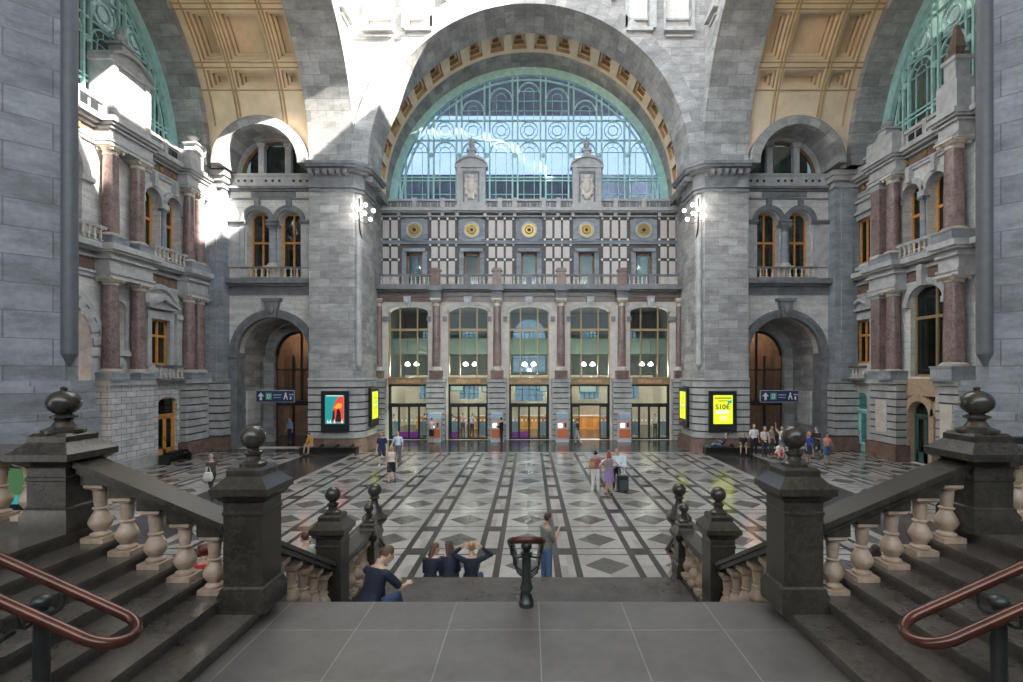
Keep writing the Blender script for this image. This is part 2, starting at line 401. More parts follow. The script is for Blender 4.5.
def balustrade(label, p0, p1, railh, bal, n, bh, rw=.26, rh=.13, base=True, fr0=.5, mats=None, group=None, zs=None, name='stone_balustrade', plinth=.1, pw=.24):
    """p0, p1 on the ground line; balusters copied as children"""
    mats = mats or (M['dark'], M['dark'])
    t = thing(name, label, 'balustrade', p0, 0, group)
    d = Vector(p1)-Vector(p0)
    mb = MB().beam((0,0,railh), d+Vector((0,0,railh)), rw, rh*.45); mb.beam((0,0,railh-rh*.45), d+Vector((0,0,railh-rh*.45)), rw*.8, rh*.55)
    mb.build('rail', mats[0], t)
    if base:
        MB().beam((0,0,plinth), d+Vector((0,0,plinth)), pw, plinth+.04).build('plinth', mats[1], t)
    for i in range(n):
        f = (i+fr0)/n if n else 0
        q = d*f
        z = q.z if zs is None else zs[i]-p0[2]
        b = bal.copy(); COL.objects.link(b); b.parent = t
        b.location = (q.x, q.y, z+(plinth if base else 0)); b.rotation_euler = (0,0,0)
        if zs is not None:   # block between the cap and the sloping rail
            MB().box(-.1,.1,-.1,.1,0, q.z+railh-rh*.5-(z+bh)).build('block', mats[0], t).location = (q.x, q.y, z+bh)
    return t
YR = 5.57
for s, sd in ((-1,'left'), (1,'right')):
    n2 = newel('tall dark ball-topped newel at the foot of the %s side flight' % sd, (s*2.94, YR, ZA+RS), .205, 1.31, 'ball', .30)
    n1 = newel('dark urn-topped newel at the head of the %s side flight' % sd, ((-5.0 if s < 0 else 4.93), YR, ZU), .205, .84, 'urn', .33)
    n3 = newel('dark ball-topped newel beside the half landing, %s side' % sd, (s*3.03, 8.05, ZB), .19, 1.50, 'ball', .27)
    n5 = newel('short dark ball newel at the edge of the half landing, %s side' % sd, (s*3.03, 9.85, ZB), .15, .84, 'ball', .22)
    t = thing('newel_post', 'round dark newel with ball at the bottom of the stairs, %s side' % sd, 'newel post', (s*3.36, 11.3, 0))
    MB().lathe([(.26,0),(.26,.12),(.2,.16),(.22,.2),(.17,.28),(.16,.5),(.17,1.45),(.2,1.5)], n=20).build('shaft', M['dark'], t)
    MB().lathe([(.2,1.48),(.27,1.56),(.27,1.63),(.18,1.72),(.14,1.86)], n=20).build('cap', M['dark'], t)
    MB().lathe([(.12,1.84),(.08,1.92),(.07,2.0),(.11,2.05),(.07,2.1)]+[(.15*math.sin(a), 2.22-.15*math.cos(a)) for a in [pi*(.15+.83*i/12) for i in range(13)]], n=20).build('finial', M['dark'], t)
    xs = [3.36, 3.68, 4.00, 4.31, 4.60]; zz = [ZA+RS*k for k in (2,3,4,5,6)]; bh = .68
    t = thing('stone_balustrade', 'sloping balustrade of five pale balusters along the %s side flight' % sd, 'balustrade', (s*3.17, YR, 0))
    zr = lambda x: (CZ-1.567)+(x-3.23)*.42
    mb = MB().beam((0,0,zr(3.17)), (s*1.58,0,zr(4.75)), .36, .07); mb.beam((0,0,zr(3.17)-.07), (s*1.58,0,zr(4.75)-.07), .28, .07)
    mb.build('rail', M['dark'], t)
    for x, z in zip(xs, zz):
        b = big_bal.copy(); COL.objects.link(b); b.parent = t; b.location = (s*(x-3.17), 0, z)
        MB().box(-.13,.13,-.11,.11,-.02, zr(x)-.13-(z+.64)+.03).build('block', M['dark'], t).location = (s*(x-3.17), 0, z+.64)
    # level balustrade on the upper landing
    balustrade('level balustrade on the upper landing, %s side' % sd, (s*5.16, YR, ZU), (s*8.6, YR, ZU), .88, big_bal, 10, .62, rw=.36, fr0=.55)
    balustrade('balustrade descending with the central stairs, %s side' % sd, (s*3.03, 5.80, ZA-.12), (s*3.03, 7.84, ZB+.06), .93, big_bal, 6, .62, fr0=.5, rw=.3)
    balustrade('level balustrade of the half landing, %s side' % sd, (s*3.03, 8.26, ZB), (s*3.03, 9.70, ZB), .92, big_bal, 4, .62, rw=.3)
    balustrade('short balustrade descending to the hall floor, %s side' % sd, (s*3.05, 10.0, ZB-.1), (s*3.15, 11.1, .1), .9, big_bal, 3, .62, rw=.3)
    # low walls carrying the central balustrades
    mb = MB(MIR(s)); P_ = [(5.6,0),(11.0,0),(11.0,.06),(10.05,ZB-.01),(7.8,ZB-.01),(5.8,ZA-.05),(5.6,ZA-.05)]
    n = len(P_); mb.add([(2.88,y,z) for y,z in P_]+[(3.18,y,z) for y,z in P_], [tuple(range(n)), tuple(range(n,2*n))[::-1]]+[(i,(i+1)%n,n+(i+1)%n,n+i) for i in range(n)])
    mb.build('wall_stair_'+sd, M['dark'], kind='structure')
COL.objects.unlink(big_bal); bpy.data.objects.remove(big_bal)

# ------------------------------------------------------------------ bronze handrails
def handrail(label, M4, length, slope, halfw, posts, name='handrail'):
    """loop end at local x=0, rails run towards +x and fall by slope; z=0 is the bar centre at the loop"""
    t = thing(name, label, 'handrail'); t.matrix_world = M4
    r = .040
    pts = [(length, halfw, slope*length)]+[(length*(1-i/4), halfw, slope*length*(1-i/4)) for i in range(1,4)]
    pts += [(halfw*1.0, halfw, slope*halfw)]
    pts += [(halfw-halfw*math.sin(a), halfw*math.cos(a), slope*(halfw-halfw*math.sin(a))) for a in [pi*i/20 for i in range(1,20)]]
    pts += [(halfw*1.0, -halfw, slope*halfw)]+[(length*i/4, -halfw, slope*length*i/4) for i in range(1,5)]
    MB().tube(pts, r, 12).build('rail', M['rail'], t)
    for (x, dep) in posts:
        z = slope*x
        p = MB().lathe([(.085,-dep),(.085,-dep+.05),(.06,-dep+.08),(.045,-dep+.14),(.075,-dep+.20),(.06,-dep+.26),(.052,-dep+.3),(.048,z-.14),(.07,z-.13),(.07,z-.10),(.04,z-.09),(.05,z-.06)], (x,0,0), 12)
        p.ball((x,0,z-.03), .066, .066, .05)
        po = p.build('post', M['iron'], t)
        for q in (-1,1):
            MB().tube([(x,0,z-.15),(x,q*halfw*.7,z-.16),(x,q*halfw*.98,z-.13),(x,q*halfw,z-.08),(x,q*halfw,z-.02)], .014, 8).build('bracket', M['iron'], po)
            MB().tube([(x,0,-dep+.22),(x+.05*q,.05*q,-dep+.16),(x+.04*q,.07*q,-dep+.06)], .012, 6).build('scroll', M['iron'], po)
    return t
for s, sd in ((-1,'left'), (1,'right')):
    xs_ = 2.80
    m4 = Matrix.Translation((s*xs_, 3.68, ZA+.75)) @ Matrix.Rotation(pi if s < 0 else 0, 4, 'Z')
    handrail('polished bronze double handrail ending in a loop above the %s side flight' % sd, m4, 3.2, .45, .175, [(.64, .66),(2.2,.0)])
    t = thing('handrail_post', 'black iron post with domed top beside the bronze rail, near %s corner' % sd, 'post', (s*3.42, 3.30, ZA+2*RS))
    MB().lathe([(.09,0),(.09,.05),(.06,.09),(.05,.15),(.05,.62),(.07,.63),(.07,.66),(.04,.68),(.065,.73),(.045,.77),(.005,.785)], n=12).build('post', M['iron'], t)
    MB().tube([(0,0,.60),(0,.16,.62)], .018, 8).build('crossbar', M['iron'], t)
m4 = Matrix.Translation((.03, 5.5, ZA+.86)) @ Matrix.Rotation(pi/2, 4, 'Z')
ch = handrail('bronze and iron double handrail with one post at the top of the central steps', m4, 2.8, -.45, .175, [(.33,.86)])
for k in range(3):
    y = .7+.75*k
    for q in (-1,1):
        MB().tube([(y,q*.172,-.45*y-.02),(y,q*.15,-.45*y-.22),(y,q*.05,-.45*y-.3),(y,0,-.45*y-.3)], .013, 6).build('bracket', M['iron'], ch)
MB().tube([(.33,0,-.42),(2.75,0,-.42-.45*2.4)], .022, 8).build('lower_bar', M['iron'], ch)
MB().lathe([(.055,0),(.055,.05),(.035,.08),(.035,1.0)], (2.55,0,-2.18), 10).build('post', M['iron'], ch)

# ------------------------------------------------------------------ near piers and stair hall shell
for s, sd in ((-1,'left'), (1,'right')):
    w_ = struct('wall_pier_near_'+sd)
    P_ = [(10.78,11.95),(13.9,8.83),(13.9,11.0),(16,11.0),(16,12.5),(10.95,12.5),(10.78,12.2)]
    MB(MIR(s)).plan(P_, 4.62, 36).build('shaft', M['pier'], w_)
    P2 = [(10.62,11.95),(13.9,8.65),(13.9,11.0),(16,11.0),(16,12.6),(10.62,12.6)]
    MB(MIR(s)).plan(P2, 3.9, 4.5).plan([(x+.07*(x<12),y+.03) for x,y in P2], 4.48, 4.62).plan([(x-.12*(x<12),y-.1*(y<12)) for x,y in P2], 0, 3.9).build('plinth', M['pier'], w_)
    mb = MB(MIR(s)).lathe([(.16,0),(.16,31)], (10.72,12.0,5.25), 16)
    mb.lathe([(.02,-.3),(.16,0)], (10.72,12.0,5.25), 16)
    mb.build('corner_roll', plain('roll_stone_'+sd, (.10,.107,.12), .5), w_)
    MB().box(*sorted((s*13.2, s*13.9)), -8, 8.9, 0, 24).build('wall_stair_hall_'+sd, M['pier'], kind='structure')
MB().box(-13.9, 13.9, -8.5, -8, 0, 11).build('wall_stair_hall_back', M['pier'], kind='structure')
MB().box(-13.9, 13.9, -8, 11.4, 20.2, 20.8).build('ceiling_stair_hall', M['ochre_d'], kind='structure')
MB(FR(11.4)).wall([(-14,17.4)]+arcpts(0,17.4,9.7,180,0,24)+[(14,17.4),(14,36),(-14,36)], [], -.6, 0).build('wall_crossing_near', M['stone'], kind='structure')

# ------------------------------------------------------------------ crossing: far wall, main arch, side arches
ZS = 17.4
wf = struct('wall_crossing_far')
holes = [rect(a,b,25.6,30.5) for a,b in ((-9.85,-8.3),(-7.3,-6.0),(6.0,7.3),(8.3,9.85))]
MB(FR(31)).wall([(-13.3,ZS)]+arcpts(0,ZS,9.75,180,0,40)+[(13.3,ZS),(13.3,36),(-13.3,36)], holes, -.7, 0).build('spandrel', M['stone'], wf)
MB(FR(31)).arch(0, ZS, 9.7, 10.75, -2.6, .12, n=64).build('arch_ring', M['stone_uv'], wf)
mb = MB(FR(31))
for a,b in ((-9.85,-8.3),(-7.3,-6.0),(6.0,7.3),(8.3,9.85)):
    mb.box(a-.15,b+.15,-.1,.3,25.38,25.58); mb.box(a-.02,b+.02,-.1,.14,25.1,25.2)
    for x in (a-.17, b+.03): mb.box(x,x+.14,-.2,.12,25.58,30.6)
    mb.box(a,b,-.5,-.3,26.4,26.52)
for x in (-5.2,-7.65,7.45,5.0): mb.box(x,x+.24,0,.22,27.3 if abs(x)<6 else 25.6,36)
mb.build('sill', M['trim_l'], wf)
for i, (a,b) in enumerate(((-9.85,-8.3),(-7.3,-6.0),(6.0,7.3),(8.3,9.85))):
    w_ = struct('window_%d' % (20+i))
    MB(FR(31)).box(a,b,-.6,-.55,25.6,30.5).build('pane', plain('frosted_pane_%d' % i, (.75,.72,.68), .4), w_)
# soffit: coffered strip, inner stone ring
def coffer(mb, P, ulist, alist, u0, u1, a0, a1, R, steps=((.0,.24),(.15,.24),(.15,.5),(.3,.5),(.3,.7)), da=3.0, cut=None, matb=0, matc=1):
    us = sorted({u0,u1}|{q for p in ulist for q in p}); as_ = sorted({a0,a1}|{q for p in alist for q in p})
    def sub(a,b): 
        n = max(1, int(math.ceil((b-a)/da))); return [a+(b-a)*i/n for i in range(n+1)]
    inside = lambda u,a: any(p[0]<u<p[1] for p in ulist) and any(p[0]<a<p[1] for p in alist)
    for i in range(len(us)-1):
        for j in range(len(as_)-1):
            if inside((us[i]+us[i+1])/2, (as_[j]+as_[j+1])/2): continue
            S = sub(as_[j], as_[j+1]); nu = max(1, int((us[i+1]-us[i])/.2)) if cut else 1
            for k in range(len(S)-1):
                for q in range(nu):
                    ua = us[i]+(us[i+1]-us[i])*q/nu; ub = us[i]+(us[i+1]-us[i])*(q+1)/nu
                    if cut and cut(P((ua+ub)/2, (S[k]+S[k+1])/2, R)): continue
                    mb.add([P(ua,S[k],R),P(ub,S[k],R),P(ub,S[k+1],R),P(ua,S[k+1],R)], [(0,1,2,3)], matb)
    for (p0,p1) in ulist:
        for (q0,q1) in alist:
            prev = (p0,p1,q0,q1,R)
            for ins, dep in steps:
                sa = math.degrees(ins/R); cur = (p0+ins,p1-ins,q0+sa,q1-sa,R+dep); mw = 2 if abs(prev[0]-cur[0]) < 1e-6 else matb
                S0 = [prev[2]+(prev[3]-prev[2])*i/4 for i in range(5)]; S1 = [cur[2]+(cur[3]-cur[2])*i/4 for i in range(5)]
                for e in (0,1):
                    for i in range(4):
                        mb.add([P(prev[e],S0[i],prev[4]),P(prev[e],S0[i+1],prev[4]),P(cur[e],S1[i+1],cur[4]),P(cur[e],S1[i],cur[4])], [(0,1,2,3)], mw)
                for e in (2,3):
                    mb.add([P(prev[0],prev[e],prev[4]),P(prev[1],prev[e],prev[4]),P(cur[1],cur[e],cur[4]),P(cur[0],cur[e],cur[4])], [(0,1,2,3)], mw)
                prev = cur
            S = [prev[2]+(prev[3]-prev[2])*i/4 for i in range(5)]
            for i in range(4):
                mb.add([P(prev[0],S[i],prev[4]),P(prev[1],S[i],prev[4]),P(prev[1],S[i+1],prev[4]),P(prev[0],S[i+1],prev[4])], [(0,1,2,3)], matc)
mb = MB()
Pm = lambda u,a,r: (r*math.cos(R_(a)), u, ZS+r*math.sin(R_(a)))
al = []
a = 3
while a < 175: al.append((a+1.2, a+6.6)); a += 8.7
coffer(mb, Pm, [(34.0,35.9)], al, 33.6, 36.3, 0, 180, 10.15)
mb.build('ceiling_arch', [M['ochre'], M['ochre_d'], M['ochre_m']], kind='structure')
MB(FR(31)).arch(0, ZS, 10.62, 11.2, -8.3, -5.3, n=64).build('trim_1', M['stone_uv'], kind='structure')
MB(FR(39.25)).wall(rect(-14,14,10.8,36), [[(-10.75,11.2),(10.75,11.2)]+arcpts(0,ZS,10.75,0,180,40)], -.4, 0).box(11.15,14,0,2.4,10.6,30).box(-14,-11.15,0,2.4,10.6,30).build('wall_far_top', M['stone'], kind='structure')
# side arches of the crossing
for s, sd in ((-1,'left'), (1,'right')):
    w_ = struct('wall_crossing_'+sd)
    Mx = MIR(s) @ RW(10.65)
    MB(Mx).wall([(11.4,ZS)]+arcpts(21.5,ZS,9.55,180,0,40)+[(31.7,ZS),(31.7,36),(11.4,36)], [], -.6, 0).build('spandrel', M['stone'], w_)
    if s > 0: MB().box(10.65,11.4,11.4,17.8,36,41.2).build('sun_blocker', M['stone'], w_)  # unseen block added above the drum to keep sun off the left wall
    MB(Mx).arch(21.5, ZS, 9.5, 10.4, -2.65, .1, n=60).build('arch_ring', M['stone_uv'], w_)
    mb = MB(Mx)
    for y in (29.5, 27.4, 24.6): mb.box(y-.8,y+.8,0,.3,25.38,25.58); mb.box(y-.55,y+.55,0,.12,25.1,25.2)
    mb.build('sill', M['trim_l'], w_)

# ------------------------------------------------------------------ far piers
def pier_poly(o):
    return [(13.3,31-o),(10.65-o*.4,31-o),(10.2-o,31.45-.4*o),(10.2-o,33.6+o),(10.8-o*.3,33.6+o),(10.8-o*.3,36.9),(13.3,36.9)]
sconces = []
for s, sd in ((-1,'left'), (1,'right')):
    w_ = struct('wall_pier_far_'+sd); Mx = MIR(s)
    MB(Mx).plan(pier_poly(0), 4.4, 17.4).build('shaft', M['stone'], w_)
    mb = MB(Mx); zc_ = .82; n = 8; h = (4.35-zc_)/n
    mb.plan(pier_poly(.05), 0, 4.4, 1)
    for i in range(n): mb.plan(pier_poly(.17), zc_+i*h+.045, zc_+(i+1)*h-.045)
    mb.plan(pier_poly(.22), 4.35, 4.5); mb.build('rusticated_base', [M['rust'],M['joint']], w_)
    MB(Mx).plan(pier_poly(.34), 0, .74).plan(pier_poly(.28), .74, .82).build('plinth', M['brown'], w_)
    mb = MB(Mx)
    for o, z0, z1 in ((.1,15.75,15.9),(.16,16.0,16.12),(.12,16.12,16.7),(.34,16.95,17.1),(.6,17.1,17.25),(.68,17.25,17.42)): mb.plan(pier_poly(o), z0, z1)
    for i in range(6):
        x = 10.95+.42*i; mb.box(x-.1,x+.1,30.45,31,16.7,16.98)
    for i in range(5):
        y = 31.8+.42*i; mb.box(9.65,10.2,y-.1,y+.1,16.7,16.98)
    mb.build('cornice', M['trim'], w_)
    mb = MB(Mx).lathe([(.17,0),(.17,10.3)], (10.36,31.16,5.3), 16); mb.lathe([(.02,-.3),(.17,0)], (10.36,31.16,5.3), 16)
    mb.build('corner_roll', M['trim_l'], w_)
    # globe lamp cluster
    t = thing('wall_lamp', 'cluster of white globe lamps on the %s far pier below its cornice' % sd, 'lamp', (s*10.2, 31.0, 14.6))
    MB().tube([(0,.2,-1.6),(0,-.12,-1.1),(0,-.2,0),(0,-.2,.7)], .045, 8).build('stem', M['iron'], t)
    for (dx,dy,dz) in ((-.5,-.25,.35),(.5,-.25,.45),(0,-.55,0.0),(.42,-.2,-.25),(-.5,-.25,-.45),(.75,.3,-.6),(.95,.5,.2)):
        dx *= -s*.72; dy *= .72; dz *= .72
        MB().tube([(0,-.2,dz-.25),(dx*.6,dy*.8,dz-.3),(dx,dy,dz-.16)], .02, 6).build('arm', M['iron'], t)
        MB().ball((dx,dy,dz), .115, n=14, m=10).build('globe', M['lamp'], t)
    L = bpy.data.lights.new('lamp_light', 'POINT'); L.energy = 60; L.color = (1,.93,.85); L.shadow_soft_size = .3
    lo = bpy.data.objects.new('lamp_light', L); COL.objects.link(lo); lo.parent = t; lo.location = (-s*.4,-.9,0)

# ------------------------------------------------------------------ iron lunette windows
def lunette(name, Mx, cx, zc, R, bay, nb, mats, lv, span=None):
    """iron and glass half-round window; lv = transom heights above zc"""
    w_ = struct(name); top = lambda u: math.sqrt(max(0, R*R-(u-cx)**2))
    mb = MB(Mx).arch(cx, zc, R-.62, R+.02, -.12, .18, n=56); mb.arch(cx, zc, R-.7, R-.55, -.1, .26, n=56); mb.arch(cx, zc, R-1.05, R-.93, -.05, .08, n=48)
    t0, t1, t2, t3 = lv
    k = nb//2
    for i in range(-k-1, k+1):
        for q in (-.2,.2):
            u = cx+(i+.5)*bay+q; h = top(u)
            if h > .6: mb.box(u-.06,u+.06,-.08,.14,zc,zc+h-.1)
        u = cx+(i+.5)*bay
        if top(u) > t2:
            mb.ball((u,.12,zc+t1+.72*(t2-t1)), .17, .12, .2, 8, 6)
    for z in (t0-.12, t0+.12, t2, t3):
        q = math.sqrt(max(0, R*R-z*z))-.15; mb.box(cx-q,cx+q,-.06,.10,zc+z-.045,zc+z+.045)
    mb.box(cx-R+.1,cx+R-.1,-.1,.16,zc-.12,zc+.1)
    for i in range(-k, k+1):
        c = cx+i*bay; r = bay/2-.27
        if top(c)+0 < t2*.9: continue
        zz = zc+t2-.12-r
        mb.arch(c, zz, r-.05, r+.04, -.05, .09, n=14); mb.arch(c, zz, r*.5-.02, r*.5+.02, -.03, .05, n=10)
        for a in (45,90,135):
            mb.tube([(c+r*.5*math.cos(R_(a)),0,zz+r*.5*math.sin(R_(a))),(c+r*math.cos(R_(a)),0,zz+r*math.sin(R_(a)))], .025, 4)
        for q in (-r*.5, r*.5): mb.box(c+q-.022,c+q+.022,-.03,.05,zc,zz)
        for z in (zc+t1, zz): mb.box(c-r,c+r,-.03,.05,z-.022,z+.022)
        if top(c) > t3+.6:       # ornament ring
            zr = zc+(t2+t3)/2; rr = (t3-t2)/2-.08
            for f in (1,.55): mb.arch(c, zr, rr*f-.03, rr*f+.03, -.03, .05, 0, 360, n=18)
            for a in range(0,360,60): mb.tube([(c+rr*.55*math.cos(R_(a)),0,zr+rr*.55*math.sin(R_(a))),(c+rr*math.cos(R_(a+30)),0,zr+rr*math.sin(R_(a+30)))], .02, 4)
        h2 = top(abs(c-cx)+bay/2+cx)-1.15
        if h2-t3 > 1.2:
            r2 = r; z2 = zc+h2-r2
            mb.arch(c, z2, r2-.05, r2+.03, -.04, .08, n=12); mb.arch(c, z2, r2*.5-.02, r2*.5+.02, -.03, .05, n=10)
            for q in (-r2*.45, r2*.45): mb.box(c+q-.02,c+q+.02,-.03,.05,zc+t3,z2)
            for q in range(1, 6):
                z = t3+q*.75
                if z < h2-r2*.4: mb.box(c-r,c+r,-.03,.05,zc+z-.018,zc+z+.018)
        else:
            for q in (-r*.4, r*.4): 
                h = top(c+q)
                if h-.4 > t3: mb.box(c+q-.02,c+q+.02,-.03,.05,zc+t3,zc+h-.3)
    mb.build('frame', mats[0], w_)
    MB(Mx).prism(arcpts(cx, zc, R-.2, 0, 180, 40), -.03, -.01).build('pane', mats[1], w_, smooth=False)
    return w_
lunette('window_1', FR(39.0), 0, ZS, 10.7, 2.13, 9, (M['green'], M['lglass']), (2.15, 1.0, 5.1, 6.6))
lunette('window_2', LW(-21.35), 21.5, ZS, 9.45, 2.1, 9, (M['green'], M['sglass']), (1.6, .8, 4.6, 6.2))
lunette('window_3', RW(21.35), 21.5, ZS, 9.45, 2.1, 9, (M['green'], M['sglass']), (1.6, .8, 4.6, 6.2))
# ground outside the building behind the three half-round windows
for s, sd in ((-1,'left'), (1,'right')):
    MB().box(*sorted((s*26, s*26.4)), 8, 37, 0, 26).build('wall_outside_'+sd, ashlar('outside_brick_'+sd, (.30,.26,.22), 1.5, .9, .25, .6), kind='structure')
MB().box(-14, 14, 39.7, 47.6, 28.7, 29.0).build('ceiling_porch', M['dim'], kind='structure')

# ------------------------------------------------------------------ vaults over the side arms
for s, sd in ((-1,'left'), (1,'right')):
    mb = MB(MIR(s)); RV = 9.95
    Pv = lambda u,a,r: (u, 21.5+r*math.cos(R_(a)), ZS+r*math.sin(R_(a)))
    cut = lambda p: (p[0]-16.2)**2+(p[2]-ZS)**2 < 2.7**2 and p[1] > 25
    ul = [(13.55,14.55),(15.0,17.3),(17.75,18.9)]
    al = []; a = 26.0
    while a < 120: al += [(a, a+5.2), (a+8.2, a+21.4)]; a += 24.4
    coffer(mb, Pv, ul, al, 13.1, 19.6, 0, 180, RV, da=2.4, cut=cut)
    # thin ribs that run between the coffers
    for u in (13.42, 14.68, 14.87, 17.43, 17.62, 19.05):
        q = []
        for i in range(41):
            a = 14+120*i/40
            p = Pv(u,a,RV-.03)
            if not cut(p): q.append(p)
        mb.tube(q, .055, 4, 2)
    for (a0,a1) in al:
        for aa in (a0-.75, a1+.75):
            mb.tube([Pv(13.1,aa,RV-.02), Pv(19.6,aa,RV-.02)], .05, 4, 2)
    for u in (14.78, 17.52):
        pass
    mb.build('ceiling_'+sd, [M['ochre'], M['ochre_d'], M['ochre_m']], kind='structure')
    Mx = MIR(s) @ RW(19.5)
    MB(Mx).arch(21.5, ZS, 9.5, 10.3, -2.2, .0, n=60).build('trim_%d' % (3+(s>0)), M['stone_uv'], kind='structure')
    MB(Mx).wall([(10.5,ZS)]+arcpts(21.5,ZS,9.6,180,0,40)+[(33.5,ZS),(33.5,30),(10.5,30)], [], -2.2, -.05).build('wall_arm_top_'+sd, M['stone'], kind='structure')
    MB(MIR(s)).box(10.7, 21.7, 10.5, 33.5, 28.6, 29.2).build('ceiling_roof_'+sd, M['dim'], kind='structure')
    MB(MIR(s)).box(13.3, 21.5, 10.2, 11.2, 0, 18).build('wall_arm_near_'+sd, M['stone'], kind='structure')

# ------------------------------------------------------------------ columns and wall furniture
def column(label, loc, zped, zsh0, zsh1, zcap, r, ph, shaft='red', flat=None, rz=0, gilt=True, ped='blue'):
    """marble column: pedestal, moulded base, shaft, capital; flat = half depth of a flat pilaster instead of a round shaft"""
    t = thing('marble_column' if not flat else 'marble_pilaster', label, 'column', (loc[0], loc[1], zped), rz)
    b0, b1, b2 = zsh0-zped, zsh1-zped, zcap-zped; q = r*1.5
    e = flat*1.25 if flat else q
    if ph > .05: MB().box(-q,q,-e,e,0,ph).box(-q*1.06,q*1.06,-e*1.06,e*1.06,ph-.08,ph).build('pedestal', M[ped], t)
    hb = max(.12, b0-ph)
    if flat:
        MB().box(-r*1.15,r*1.15,-flat*1.2,flat*1.2,ph,b0).build('base', M['cream'], t)
        MB().box(-r,r,-flat,flat,b0,b1).build('shaft', M[shaft], t)
        MB().box(-r*1.05,r*1.05,-flat*1.1,flat*1.1,b1,b1+.08).box(-r*1.1,r*1.1,-flat*1.15,flat*1.15,b1+.08,b2-.15).box(-r*1.35,r*1.35,-flat*1.5,flat*1.5,b2-.15,b2).build('capital', M['trim_l'], t)
    else:
        MB().lathe([(r*1.4,b0-hb),(r*1.4,b0-hb*.7),(r*1.3,b0-hb*.66),(r*1.38,b0-hb*.5),(r*1.15,b0-hb*.3),(r*1.2,b0-hb*.15),(r,b0)], n=20).build('base', M['cream'], t)
        MB().lathe([(r,b0),(r,b0+(b1-b0)*.3),(r*.88,b1)], n=20).build('shaft', M[shaft], t)
        hc = b2-b1
        c = MB().lathe([(r*.9,b1),(r*1.0,b1+.04),(r*.9,b1+.08),(r*.95,b1+hc*.4),(r*1.25,b1+hc*.72),(r*1.3,b1+hc*.75)], n=20)
        c.box(-r*1.35,r*1.35,-r*1.35,r*1.35,b1+hc*.75,b2)
        for a in range(4):
            an = pi/4+a*pi/2; c.ball((r*1.35*math.cos(an),r*1.35*math.sin(an),b1+hc*.6), r*.28, n=8, m=6)
        co = c.build('capital', M['cream'] if gilt else M['trim'], t)
        if gilt: MB().lathe([(r*.98,b1+hc*.42),(r*1.06,b1+hc*.47),(r*.98,b1+hc*.52)], n=20).build('gilt_band', M['gold'], co)
    return t
def mold(mb, u0, u1, segs, ends=True):
    """running moulding: list of (z0, z1, projection)"""
    for z0, z1, d in segs: mb.box(u0-(d*.6 if ends else 0), u1+(d*.6 if ends else 0), -.05, d, z0, z1)
small_bal = {}
def sbal(h, w):
    k = (round(h,2), round(w,2))
    if k not in small_bal:
        o = baluster(h, w, M['cream'], 8); COL.objects.unlink(o); small_bal[k] = o
    return small_bal[k]
def window_frame(parent, Mx, u0, u1, z0, z1, d, mat, glass, mul=(), trans=(), fw=.09, archrise=None, zs=None):
    mb = MB(Mx)
    mb.box(u0,u0+fw,d-.06,d+.06,z0,z1).box(u1-fw,u1,d-.06,d+.06,z0,z1).box(u0,u1,d-.06,d+.06,z0,z0+fw).box(u0,u1,d-.06,d+.06,z1-fw,z1)
    for m in mul: mb.box(m-fw*.45,m+fw*.45,d-.05,d+.08,z0,z1)
    for q in trans: mb.box(u0,u1,d-.05,d+.09,q-fw*.6,q+fw*.6)
    f = mb.build('window_frame', mat, parent)
    MB(Mx).box(u0+.02,u1-.02,d-.02,d-.005,z0+.02,z1-.02).build('pane', glass, f, smooth=False)
    return f

